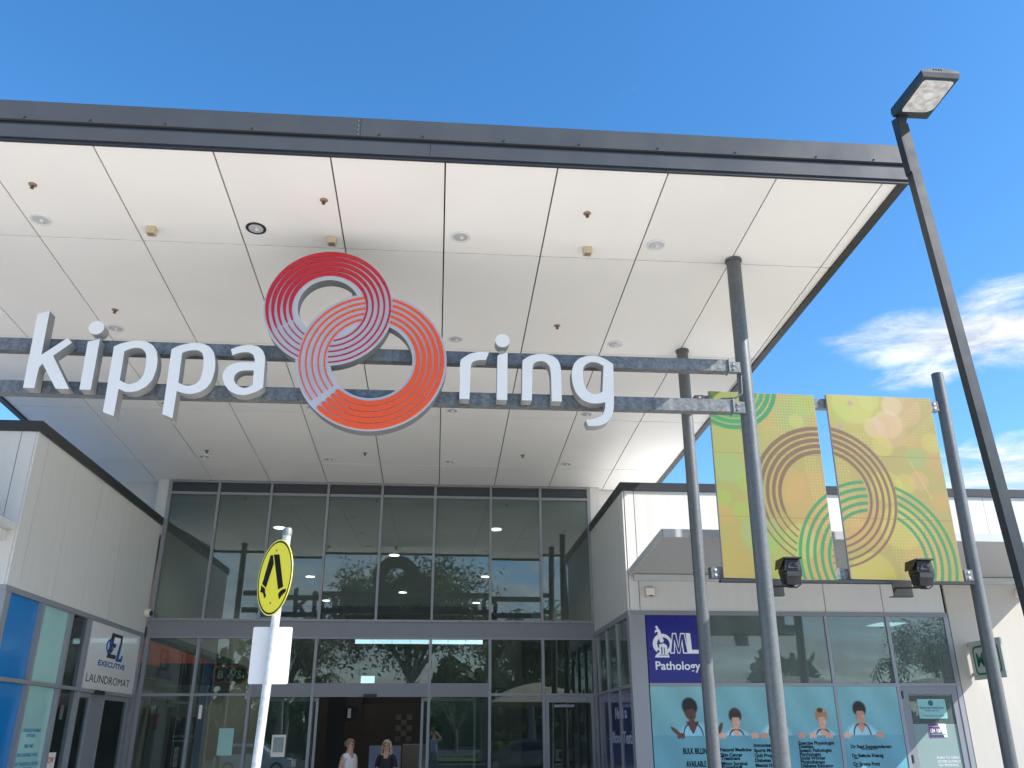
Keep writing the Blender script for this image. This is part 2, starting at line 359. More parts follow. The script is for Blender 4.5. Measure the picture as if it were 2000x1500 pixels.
# shop fronts inside the hall
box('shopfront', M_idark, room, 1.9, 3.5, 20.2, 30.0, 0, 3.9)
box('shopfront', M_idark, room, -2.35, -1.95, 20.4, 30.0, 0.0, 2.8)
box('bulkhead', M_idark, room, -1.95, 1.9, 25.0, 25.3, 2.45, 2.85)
box('counter', mat('counter_laminate', (0.2, 0.19, 0.18), 0.4), room, -0.75, -0.2, 22.0, 22.8, 0.0, 1.45)
chk = MB()
for i in range(3):
    for j in range(5):
        if (i+j) % 2 == 0: chk.box(-1.02+i*0.14, -0.88+i*0.14, 23.98, 24.0, 1.5+j*0.13, 1.63+j*0.13)
chk.build('checker_tiles', mat('pale_tile', (0.09, 0.09, 0.10), 0.4), room)
bws = thing('liquor_sign', 'orange and charcoal shop fascia with round BWS letters inside the hall', 'sign', (-5.95, 20, 2.6))
M_orf = mat('orange_fascia', rgb(215, 84, 44), 0.5, var=0.1)
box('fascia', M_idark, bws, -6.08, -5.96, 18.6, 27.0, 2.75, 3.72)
box('band', M_orf, bws, -5.957, -5.94, 18.6, 27.0, 3.02, 3.48)
for i, (c, x) in enumerate((('B', -4.62), ('W', -4.40), ('S', -4.23))):
    d = MB(); d.rev((x, 19.9+0.01*i, 2.87), [(0.20, 0), (0.20, 0.03)], 28, nrm=(0, -1, 0)); dd = d.build('roundel', M_orf, bws)
    d = MB(); d.rev((x, 19.868+0.01*i, 2.87), [(0.15, 0), (0.15, 0.01)], 28, nrm=(0, -1, 0)); d.build('inner_disc', M_ink, bws)
    text(c, (x, 19.855+0.01*i, 2.79), 'front', 0.22, M_white, bws, align='CENTER', bold=0.02)
box('blade_arm', M_idark, bws, -5.96, -4.3, 19.98, 20.06, 2.66, 3.1)
ps = thing('wall_poster', 'dark poster in a red frame on the hall wall behind the left glass', 'poster', (-5.3, 20.2, 1.0))
box('frame', mat('red_frame', rgb(150, 36, 34), 0.5), ps, -5.62, -5.10, 20.2, 20.24, 0.4, 2.02)
box('sheet', M_idark, ps, -5.58, -5.14, 20.185, 20.198, 0.44, 1.98)
text('Let the good\nweekend in', (-5.53, 20.183, 1.62), 'front', 0.085, M_white, ps)
sw = thing('hall_partition', 'beige partition wall inside the hall behind the left glass', 'wall', (-5.5, 20.3, 0))
box('board', M_iwall, sw, -6.08, -4.95, 20.26, 20.36, 0, 2.7)
hy = tag(box('hydrant_sign', mat('fire_red', rgb(190, 40, 40), 0.5), None, -5.98, -5.89, 20.235, 20.252, 1.78, 2.10), 'small red fire hydrant sign on the beige partition inside', 'sign')
ir = thing('notice_board', 'pale blue poster board standing behind the two women', 'board', (-1.07, 20.5, 0))
box('sheet', mat('pale_blue_card', rgb(150, 160, 190), 0.5), ir, -1.416, -0.728, 20.5, 20.54, 0.55, 1.44)
box('leg', M_alu, ir, -1.40, -1.36, 20.545, 20.58, 0, 1.4); box('leg', M_alu, ir, -0.78, -0.74, 20.545, 20.58, 0, 1.4)
ib = thing('hall_sign_box', 'small white lit sign box inside the open doorway', 'sign', (-1.75, 20.39, 2.0))
box('case', M_idark, ib, -1.94, -1.70, 20.30, 20.38, 1.93, 2.24); box('face', M_white, ib, -1.91, -1.84, 20.285, 20.298, 2.0, 2.19)
IL = [(1.32, 20.43), (1.43, 27.07), (1.40, 32.8), (-3.82, 20.6), (-4.0, 27.4), (-1.25, 23.8), (-1.25, 30.4), (-4.1, 32.5)]
NM = ['right of centre nearest the glass', 'right of centre midway along the hall', 'right of centre at the far end', 'left side nearest the glass', 'left side midway along the hall', 'middle of the hall nearer the glass', 'middle of the hall far back', 'left side at the far end']
for (x, y), nm in zip(IL, NM):
    t = thing('ceiling_light', 'lit round downlight in the hall ceiling, '+nm, 'ceiling light', (x, y, 6.24), 'lit downlights inside the hall')
    MB().rev((x, y, 6.239), [(0.17, 0), (0.17, -0.012), (0.14, -0.014)], 24).build('trim_ring', M_trim, t)
    MB().rev((x, y, 6.222), [(0.135, 0), (0.135, -0.004)], 24).build('diffuser', M_lamp, t)
    ll = bpy.data.lights.new('lamp_light', 'SPOT'); ll.energy = 100; ll.spot_size = R(150); ll.spot_blend = 0.6; ll.shadow_soft_size = 0.12; ll.color = (1, 0.93, 0.82)
    lo = bpy.data.objects.new('lamp_light', ll); COL.objects.link(lo); lo.parent = t; lo.location = (0, 0, -0.05)

# ------------------------------------------------------------------ entrance canopy
can = thing('entrance_canopy', 'huge flat canopy roof with cream soffit panels and charcoal fascia over the entrance', 'canopy', (-1.26, 18.2, 6.6))
ROWS = [7.50, 9.239, 11.822, 14.404, 16.987, 18.34]
XL_, g_, gx = -7.36, 0.0085, 0.0085
def xr(y): return 4.905-(y-7.5)*0.026
edges = [XL_+0.0]+[-0.06+1.2*i for i in range(-5, 5)]
def slab(mb, q, z0, z1):          # q: 4 (x,y) points, between soffit+z0 and soffit+z1
    mb.prism([(x, y, sf(y)+z0) for x, y in q], [(x, y, sf(y)+z1) for x, y in q])
for j in range(len(ROWS)-1):
    ya, yb = ROWS[j]+g_, ROWS[j+1]-g_
    for i in range(len(edges)):
        xa = edges[i]+gx
        q = [(xa, ya), (edges[i+1]-gx, ya), (edges[i+1]-gx, yb), (xa, yb)] if i < len(edges)-1 else [(xa, ya), (xr(ya), ya), (xr(yb), yb), (xa, yb)]
        mb = MB(); slab(mb, q, 0, 0.028); mb.build('soffit_panel', M_soffit, can)
mb = MB(); slab(mb, [(XL_, 7.5), (xr(7.5), 7.5), (xr(18.4), 18.4), (XL_, 18.4)], 0.031, 0.045); mb.build('soffit_backing', M_gap, can)
mb = MB(); slab(mb, [(XL_, 7.5), (xr(7.5), 7.5), (xr(18.4), 18.4), (XL_, 18.4)], 0.05, 0.36); mb.build('roof_deck', M_roof, can)
def fz(z0, z1, y0, y1, segs, nm, m):
    for a, b in segs: box(nm, m, can, a, b, y0, y1, z0, z1)
XE = 5.02
fz(7.402, 7.625, 7.40, 7.47, [(-9.0, -0.952), (-0.948, XE-0.03)], 'upper_fascia', M_char)
fz(7.372, 7.40, 7.43, 7.47, [(-9.0, XE-0.04)], 'fascia_recess', M_black)
fz(7.205, 7.37, 7.425, 7.47, [(-9.0, -0.222), (-0.218, XE)], 'lower_fascia', M_char)
fz(7.165, 7.203, 7.44, 7.47, [(-9.0, XE-0.005)], 'fascia_lip', M_char2)
mb = MB()
mb.prism([(-9.0, 7.402, 7.627), (XE-0.03, 7.402, 7.627), (XE-0.03, 7.62, 7.64), (-9.0, 7.62, 7.64)], [(-9.0, 7.402, 7.634), (XE-0.03, 7.402, 7.634), (XE-0.03, 7.62, 7.65), (-9.0, 7.62, 7.65)])
mb.build('roof_flashing', M_char, can)
def sidefascia(x_in, x_out, nm, z0, z1, m):
    mb = MB(); q = [(x_in(7.472), 7.472), (x_out(7.472), 7.472), (x_out(18.4), 18.4), (x_in(18.4), 18.4)]
    slab(mb, q, z0, z1); mb.build(nm, m, can)
sidefascia(lambda y: xr(y)+0.004, lambda y: xr(y)+0.10, 'side_fascia', -0.03, 0.28, M_char2)
sidefascia(lambda y: xr(y)+0.104, lambda y: xr(y)+0.12, 'side_flashing', 0.10, 0.36, M_char)
sidefascia(lambda y: XL_-0.004, lambda y: XL_-0.10, 'side_fascia', -0.03, 0.28, M_char2)
for x in [-4.30, -3.66, -2.92, -2.05, -0.75, -0.30, 0.55, 1.35, 2.2, 3.05, 3.95, 4.6]:
    MB().rev((x, 7.399, 7.43), [(0.011, 0), (0.009, 0.008)], 8, nrm=(0, -1, 0)).build('rivet', M_black, can)
for z in (7.42, 7.47, 7.53, 7.59): MB().rev((-0.975, 7.399, z), [(0.006, 0), (0.005, 0.006)], 8, nrm=(0, -1, 0)).build('rivet', M_alu, can)
SN = Vector((0, 0.0512461, 1)).normalized()
# fittings on the soffit
DX = [(-4.703, 'left'), (-2.265, 'second from left'), (0.140, 'third from left'), (2.520, 'right')]
DY = [(8.885, 'front row by the fascia'), (11.475, 'second row above the sign'), (14.12, 'third row behind the sign'), (16.72, 'back row by the glass')]
for j, (y, rn) in enumerate(DY):
    for i, (x, cn) in enumerate(DX):
        z = sf(y)
        dk = (i == 1 and j == 0)
        lab = ('black rimmed' if dk else 'white rimmed')+' soffit downlight, '+cn+' of the '+rn
        t = thing('downlight', lab, 'downlight', (x, y, z), 'recessed soffit downlights')
        mb = MB(); mb.rev((x, y, z-0.0005), [(0.118, 0), (0.118, -0.008), (0.095, -0.016), (0.088, -0.004)], 28, nrm=SN); mb.build('rim', M_black if dk else M_trim, t)
        mb = MB(); mb.rev((x, y, z-0.003), [(0.086, -0.006), (0.062, -0.012), (0.03, -0.009), (0.002, -0.009)], 28, nrm=SN); mb.build('reflector', M_chrome, t)
        mb = MB(); mb.rev((x+0.012, y, z-0.012), [(0.022, 0), (0.022, -0.012), (0.014, -0.02)], 14, nrm=SN); mb.build('lamp', M_trim, t)
SP = [(-4.53, 8.24, 'above the letter k near the fascia'), (-1.41, 8.29, 'above the ring emblem near the fascia'), (1.58, 8.32, 'near the fascia on the right half of the soffit'),
      (-4.54, 10.95, 'just above the dot of the first letter i'), (1.58, 10.98, 'above the letter n of ring'), (-4.57, 16.39, 'near the glass wall at the left'),
      (1.58, 16.27, 'near the glass wall at the right'), (-1.525, 16.34, 'near the glass wall below the emblem')]
for x, y, ln in SP:
    z = sf(y); t = thing('sprinkler_head', 'small rusty fire sprinkler '+ln, 'sprinkler', (x, y, z), 'fire sprinklers in the soffit')
    MB().rev((x, y, z), [(0.045, 0), (0.045, -0.004), (0.03, -0.012), (0.012, -0.014)], 18, nrm=SN).build('escutcheon', M_esc, t)
    mb = MB(); mb.cyl((x, y, z-0.012), (x, y, z-0.045), 0.009, n=8); mb.rev((x, y, z-0.045), [(0.022, 0), (0.022, -0.004)], 12)
    mb.tube([(x-0.008, y, z-0.014), (x-0.018, y, z-0.028), (x-0.006, y, z-0.045)], 0.003, 5); mb.tube([(x+0.008, y, z-0.014), (x+0.018, y, z-0.028), (x+0.006, y, z-0.045)], 0.003, 5)
    mb.build('deflector', M_rust, t)
for x, y, ln in [(-3.477, 8.97, 'above the first p'), (-1.394, 9.025, 'just above the red ring'), (1.695, 9.023, 'above the letter n of ring')]:
    z = sf(y); t = thing('sensor_box', 'small square cream sensor box on the soffit '+ln, 'sensor', (x, y, z), 'square sensor boxes on the soffit')
    MB().box(x-0.05, x+0.05, y-0.05, y+0.05, z-0.085, z-0.001).build('case', M_cream, t)
    MB().box(x-0.035, x+0.035, y-0.035, y+0.035, z-0.090, z-0.086).build('grille', M_esc, t)

# ------------------------------------------------------------------ posts and sign beams
def post(x, y, z1, r, label, lean=0.0, collar=True):
    """x is where the shaft meets its top; the shaft leans a little"""
    xb = x-lean*z1; t = thing('support_post', label, 'post', (xb, y, 0), 'round galvanised posts')
    MB().cyl((xb, y, -0.01), (x, y, z1), r, n=28).build('shaft', M_post, t)
    MB().box(xb-0.18, xb+0.18, y-0.18, y+0.18, 0.001, 0.02).build('base_plate', M_gal, t)
    if collar: MB().rev((x, y, z1-0.004), [(r+0.016, 0), (r+0.016, -0.03), (r+0.002, -0.03)], 28).build('collar', M_post, t)
    return t
p1 = post(3.57, 9.15, sf(9.15)+0.003, 0.088, 'front round galvanised post rising to the soffit at the right end of the sign beams', 0.018)
p2 = post(3.572, 11.62, sf(11.62)+0.003, 0.084, 'rear round galvanised post between the sign beams and the left banner', 0.008)
p3 = post(7.555, 11.62, 6.76, 0.086, 'free standing round galvanised post holding the right edge of the banners', 0.018, False)
post(-6.10, 9.15, sf(9.15)+0.003, 0.088, 'round galvanised post beyond the left end of the sign beams')
for z0, z1, nm in ((5.57, 5.715, 'upper'), (5.062, 5.212, 'lower')):
    t = thing('sign_beam', nm+' galvanised steel beam carrying the white mall letters', 'beam', (3.3, 9.08, z0), 'galvanised sign beams')
    mb = MB(); mb.box(-5.98, 3.315, 9.022, 9.14, z0, z1); mb.build('hollow_section', M_gal, t)
    box('end_plate', M_alu, t, 3.317, 3.327, 9.005, 9.15, z0-0.012, z1+0.008)
    box('cleat', M_gal, t, 3.329, 3.472, 9.06, 9.12, z0+0.005, z1-0.01)
    for zz in (z0+0.045, z1-0.045): MB().rev((3.39, 9.059, zz), [(0.017, 0), (0.015, 0.014)], 6, nrm=(0, -1, 0)).build('bolt', M_alu, t)
cd = MB(); cd.tube([(3.20, 9.06, 5.215), (3.20, 9.06, 5.235), (3.36, 9.03, 5.235), (3.44, 9.03, 5.29), (3.455, 9.03, 5.52)], 0.011, 8)
tag(cd.build('conduit', M_post), 'thin grey conduit bent from the lower sign beam up the front post', 'conduit')

def circ(c, r, n=96): return [(c[0]+r*math.cos(2*math.pi*i/n), c[1]+r*math.sin(2*math.pi*i/n)) for i in range(n)]
# white letters k i p p a r i n g
LET = {
'k1': [[(-4.48, 5.932), (-4.359, 5.974), (-4.344, 5.445), (-4.112, 5.651), (-4.053, 5.6), (-4.222, 5.437), (-3.984, 5.057), (-4.124, 5.058), (-4.312, 5.341), (-4.343, 5.298), (-4.34, 5.058), (-4.457, 5.058)]],
'i1': [[(-3.892, 5.616), (-3.769, 5.653), (-3.762, 5.055), (-3.879, 5.055)]],
'p1': [[(-3.594, 4.806), (-3.607, 5.569), (-3.545, 5.605), (-3.473, 5.63), (-3.384, 5.649), (-3.292, 5.644), (-3.21, 5.608), (-3.154, 5.541), (-3.124, 5.439), (-3.119, 5.321), (-3.14, 5.194), (-3.195, 5.109), (-3.276, 5.056), (-3.348, 5.041), (-3.408, 5.044), (-3.477, 5.075), (-3.478, 4.765)], [(-3.488, 5.516), (-3.429, 5.549), (-3.371, 5.563), (-3.308, 5.553), (-3.264, 5.512), (-3.242, 5.435), (-3.237, 5.334), (-3.245, 5.241), (-3.273, 5.181), (-3.32, 5.146), (-3.378, 5.135), (-3.424, 5.143), (-3.482, 5.175)]],
'p2': [[(-2.982, 4.798), (-2.994, 5.558), (-2.932, 5.597), (-2.86, 5.624), (-2.771, 5.644), (-2.669, 5.636), (-2.593, 5.604), (-2.538, 5.536), (-2.508, 5.425), (-2.502, 5.306), (-2.521, 5.187), (-2.564, 5.111), (-2.632, 5.059), (-2.72, 5.036), (-2.796, 5.042), (-2.87, 5.068), (-2.871, 4.757)], [(-2.876, 5.516), (-2.819, 5.544), (-2.759, 5.555), (-2.705, 5.551), (-2.66, 5.524), (-2.638, 5.455), (-2.628, 5.353), (-2.634, 5.243), (-2.656, 5.183), (-2.704, 5.143), (-2.763, 5.13), (-2.809, 5.137), (-2.868, 5.165)]],
'a1': [[(-2.361, 5.577), (-2.288, 5.614), (-2.213, 5.634), (-2.135, 5.637), (-2.063, 5.618), (-2.012, 5.571), (-1.98, 5.494), (-1.967, 5.137), (-2.015, 5.094), (-2.088, 5.058), (-2.162, 5.039), (-2.238, 5.045), (-2.318, 5.085), (-2.38, 5.158), (-2.413, 5.241), (-2.409, 5.309), (-2.368, 5.379), (-2.296, 5.415), (-2.22, 5.426), (-2.086, 5.425), (-2.091, 5.473), (-2.115, 5.525), (-2.165, 5.549), (-2.234, 5.547), (-2.294, 5.527), (-2.334, 5.503)], [(-2.087, 5.333), (-2.079, 5.164), (-2.126, 5.132), (-2.171, 5.122), (-2.226, 5.138), (-2.269, 5.178), (-2.29, 5.228), (-2.28, 5.279), (-2.246, 5.314), (-2.194, 5.33)]],
'r1': [[(0.162, 5.526), (0.203, 5.565), (0.277, 5.614), (0.362, 5.638), (0.488, 5.636), (0.453, 5.542), (0.372, 5.539), (0.307, 5.517), (0.283, 5.475), (0.276, 5.064), (0.165, 5.064)]],
'i2': [[(0.585, 5.602), (0.699, 5.643), (0.694, 5.064), (0.577, 5.065)]],
'n1': [[(0.868, 5.549), (0.94, 5.606), (1.036, 5.634), (1.132, 5.637), (1.217, 5.615), (1.279, 5.559), (1.305, 5.467), (1.303, 5.064), (1.19, 5.064), (1.19, 5.391), (1.176, 5.483), (1.139, 5.533), (1.082, 5.552), (1.016, 5.536), (0.981, 5.497), (0.968, 5.066), (0.856, 5.067)]],
'g1': [[(1.906, 5.538), (1.891, 5.028), (1.867, 4.918), (1.806, 4.828), (1.711, 4.786), (1.589, 4.783), (1.564, 4.851), (1.677, 4.873), (1.754, 4.915), (1.785, 4.985), (1.794, 5.069), (1.722, 5.053), (1.628, 5.051), (1.535, 5.088), (1.462, 5.176), (1.428, 5.297), (1.422, 5.419), (1.454, 5.533), (1.524, 5.602), (1.621, 5.633), (1.737, 5.632), (1.822, 5.597)], [(1.793, 5.513), (1.766, 5.195), (1.708, 5.163), (1.651, 5.162), (1.595, 5.2), (1.56, 5.28), (1.549, 5.382), (1.558, 5.475), (1.588, 5.527), (1.647, 5.556), (1.724, 5.553)]]}
def smooth(poly):           # round the soft corners, keep the hard ones
    out = []; n = len(poly)
    for i in range(n):
        a, b, c = Vector(poly[i-1]), Vector(poly[i]), Vector(poly[(i+1) % n])
        ang = (b-a).angle(c-b) if (b-a).length and (c-b).length else 0
        if ang < R(50) and ang > R(4):
            out += [tuple(a.lerp(b, 0.75)), tuple(a.lerp(b, 0.92)*0.5+b.lerp(c, 0.08)*0.5), tuple(b.lerp(c, 0.25))] if False else [tuple(b*0.75+a*0.25), tuple(b*0.86+(a+c)*0.07), tuple(b*0.75+c*0.25)]
        else: out.append(tuple(b))
    return out
LL = {'k1': 'white raised letter k starting the mall name', 'i1': 'white letter i with round dot beside the letter k', 'p1': 'first white letter p, right after the i of kippa', 'p2': 'second white letter p, just before the letter a',
      'a1': 'white letter a beside the red ring emblem', 'r1': 'white letter r beside the orange ring emblem', 'i2': 'white letter i with round dot between r and n', 'n1': 'white letter n between i and g', 'g1': 'white letter g with hooked tail ending the mall name'}
for k, pl in LET.items():
    cx = sum(q[0] for q in pl[0])/len(pl[0])
    t = thing('sign_letter', LL[k], 'letter', (cx, 8.95, min(q[1] for q in pl[0])), 'white mall name letters')
    plate('face', [smooth(p) for p in pl], (0, 9.0, 0), 'front', 0.15, M_white, t, M_lret)
    for z0 in (5.09, 5.6):
        if min(q[1] for q in pl[0]) < z0 < max(q[1] for q in pl[0]):
            sx = max(q[0] for q in pl[0])-0.06 if k[0] in 'ag' else min(q[0] for q in pl[0])+0.06
            box('standoff', M_gal, t, sx-0.02, sx+0.02, 9.0, 9.021, z0, z0+0.06)
    if k[0] == 'i':
        dx = -3.83 if k == 'i1' else 0.64
        plate('dot', [circ((dx, 5.788), 0.082, 40)], (0, 9.0, 0), 'front', 0.15, M_white, t, M_lret)
        box('dot_stem', M_ringw, t, dx-0.03, dx+0.03, 8.94, 8.97, 5.55, 5.76)

# interlocking ring emblem
CR, RR, HR = (-1.336, 6.140), 0.728, 0.348
CO, RO, HO = (-0.820, 5.495), 0.834, 0.452
emb = thing('ring_emblem', 'two interlocked striped rings, one red and one orange, in the middle of the mall sign', 'emblem', (-1.1, 8.95, 4.66))
plate('red_ring', [circ(CR, RR), circ(CR, HR)], (0, 9.0, 0), 'front', 0.150, M_ringw, emb, M_ringside)
plate('orange_ring', [circ(CO, RO), circ(CO, HO)], (0, 9.003, 0), 'front', 0.150, M_ringw, emb, M_ringside)
# filled lens where the two holes overlap
lens = [q for q in circ(CR, HR+0.02, 240) if math.hypot(q[0]-CO[0], q[1]-CO[1]) < HO+0.02]+[q for q in circ(CO, HO+0.02, 240) if math.hypot(q[0]-CR[0], q[1]-CR[1]) < HR+0.02]
lc = (sum(q[0] for q in lens)/len(lens), sum(q[1] for q in lens)/len(lens))
lens.sort(key=lambda q: math.atan2(q[1]-lc[1], q[0]-lc[0]))
plate('lens_panel', [lens], (0, 8.99, 0), 'front', 0.135, M_ringw, emb)
def interp(x, xs, ys):
    return float(np.interp(x, xs, ys))
def stripe(c, r, a0, a1, wid, skip, mt, yf, nm, edge=0.0):
    """raised strip along radius r from angle a0 to a1 (degrees); wid(t) with t in degrees travelled"""
    n = int(abs(a1-a0)/2.0)+1; runs = []; cur = []
    for i in range(n+1):
        t = i/n*abs(a1-a0); a = R(a0+(a1-a0)*i/n)
        w = wid(t)+edge
        ct = (c[0]+r*math.cos(a), c[1]+r*math.sin(a))
        if skip(ct): 
            if len(cur) > 2: runs.append(cur)
            cur = []; continue
        cur.append((a, w))
    if len(cur) > 2: runs.append(cur)
    mb = MB()
    for run in runs:
        o = [(c[0]+(r+w/2)*math.cos(a), c[1]+(r+w/2)*math.sin(a)) for a, w in run]
        i_ = [(c[0]+(r-w/2)*math.cos(a), c[1]+(r-w/2)*math.sin(a)) for a, w in run]
        k = len(mb.v); m = len(run)
        for y in (yf, 8.853):
            mb.v += [(q[0], y, q[1]) for q in o]; mb.v += [(q[0], y, q[1]) for q in i_]
        for j in range(m-1):
            mb.f.append((k+j, k+j+1, k+m+j+1, k+m+j))
            mb.f.append((k+j, k+2*m+j, k+2*m+j+1, k+j+1)); mb.f.append((k+m+j, k+m+j+1, k+3*m+j+1, k+3*m+j))
        for j in (0, m-1): mb.f.append((k+j, k+m+j, k+3*m+j, k+2*m+j))
    return mb.build(nm, mt, emb)
def in_o(q): return 0.497 < math.hypot(q[0]-CO[0], q[1]-CO[1]) < 0.800
def in_r(q): return 0.418 < math.hypot(q[0]-CR[0], q[1]-CR[1]) < 0.701
def skip_red(q): return in_o(q) and q[0] < -1.05 and q[1] < 6.06
def skip_or(q): return in_r(q) and q[0] > -1.0
for k in range(5):
    rr = 0.688-0.0645*k
    wr = lambda t: interp(t, [0, 4, 40, 75, 118, 165, 208, 300, 356], [0.012, 0.022, 0.046, 0.054, 0.054, 0.040, 0.020, 0.013, 0.010])
    stripe(CR, rr, 209-2*k*0.4, -150.5, wr, skip_red, M_red, 8.838, 'red_stripe')
    ro = 0.783-0.067*k
    wo_ = lambda t: interp(t, [0, 3, 30, 95, 135, 180, 225, 300, 352], [0.03, 0.050, 0.056, 0.054, 0.048, 0.030, 0.022, 0.017, 0.010])
    stripe(CO, ro, 226, 226+353, wo_, skip_or, M_or, 8.8375, 'orange_stripe')

# ------------------------------------------------------------------ banners between the posts
XB = [(3.86, 5.455), (5.645, 7.262)]
ZB = (3.585, 6.312)
COLS = {'c': (205, 200, 120), 'g': (165, 205, 130), 'lg': (175, 215, 90), 'o': (240, 180, 110), 'y': (232, 222, 105), 'ly': (226, 226, 130), 'w': (250, 228, 195), 'p': (245, 190, 150), 'v': (205, 165, 190)}
BLOB = [(4.03, 5.37, 0.42, 'c'), (4.06, 5.14, 0.22, 'g'), (3.94, 4.7, 0.12, 'lg'), (4.19, 4.53, 0.13, 'lg'), (3.94, 4.48, 0.13, 'o'), (4.96, 6.25, 0.13, 'o'), (4.67, 5.93, 0.23, 'o'), (5.08, 5.99, 0.27, 'g'), (5.14, 5.89, 0.11, 'y'), (4.9, 4.93, 0.27, 'o'), (5.26, 4.7, 0.42, 'o'), (5.01, 4.11, 0.25, 'ly'), (5.87, 6.04, 0.16, 'lg'), (6.04, 6.18, 0.32, 'ly'), (6.79, 6.12, 0.29, 'p'), (6.54, 5.87, 0.22, 'w'), (6.64, 6.17, 0.16, 'w'), (6.32, 5.81, 0.16, 'w'), (6.54, 5.76, 0.26, 'p'), (6.4, 5.53, 0.16, 'y'), (6.88, 5.59, 0.14, 'o'), (7.16, 5.6, 0.16, 'y'), (6.88, 5.36, 0.16, 'g'), (7.18, 5.31, 0.16, 'o'), (6.66, 4.97, 0.15, 'y'), (6.87, 5.02, 0.14, 'p'), (6.37, 4.91, 0.24, 'y'), (7.14, 4.73, 0.15, 'o'), (5.98, 3.64, 0.32, 'y'), (6.78, 3.9, 0.32, 'o'), (5.56, 4.38, 0.4, 'o'), (6.07, 4.32, 0.32, 'o'), (6.49, 4.33, 0.32, 'y'), (6.0, 6.18, 0.04, 'v'), (5.8, 5.81, 0.04, 'v'), (6.29, 6.24, 0.16, 'ly'), (4.3, 4.95, 0.14, 'lg'), (4.75, 5.5, 0.3, 'c'), (5.3, 6.2, 0.22, 'lg'), (4.45, 4.2, 0.3, 'g'), (4.75, 3.9, 0.35, 'lg'), (5.25, 3.75, 0.2, 'o')]
lin = np.vectorize(s2l)
def grid_print(name, mt, parent, x0, x1, z0, z1, y, step, fn, ink=1.0):
    nx, nz = int((x1-x0)/step)+1, int((z1-z0)/step)+1
    xs = np.linspace(x0, x1, nx); zs = np.linspace(z0, z1, nz); X, Z = np.meshgrid(xs, zs)
    c = np.clip(fn(X, Z), 0, 255)/255.0
    c = np.where(c <= 0.04045, c/12.92, ((c+0.055)/1.055)**2.4)*ink
    off = wloc(parent)
    V = np.stack([X-off.x, np.full_like(X, y-off.y), Z-off.z], -1).reshape(-1, 3).astype(np.float32)
    i = np.arange(nx*nz).reshape(nz, nx)
    F = np.stack([i[:-1, :-1], i[:-1, 1:], i[1:, 1:], i[1:, :-1]], -1).reshape(-1, 4)
    me = bpy.data.meshes.new(name); me.vertices.add(len(V)); me.vertices.foreach_set('co', V.ravel())
    me.loops.add(F.size); me.loops.foreach_set('vertex_index', F.ravel().astype(np.int32))
    me.polygons.add(len(F)); me.polygons.foreach_set('loop_start', np.arange(0, F.size, 4, dtype=np.int32))
    at = me.color_attributes.new('ink', 'FLOAT_COLOR', 'POINT')
    at.data.foreach_set('color', np.concatenate([c.reshape(-1, 3), np.ones((len(V), 1))], 1).astype(np.float32).ravel())
    me.update(); me.validate()
    return link(name, me, mt, parent)
def over(c, m, col, a):
    m = (m*a)[..., None]; return c*(1-m)+np.array(col, float)*m
def soft(d, w=0.008): return np.clip(0.5-d/w, 0, 1)
BANNER_INK = 0.47      # reflectance of the print
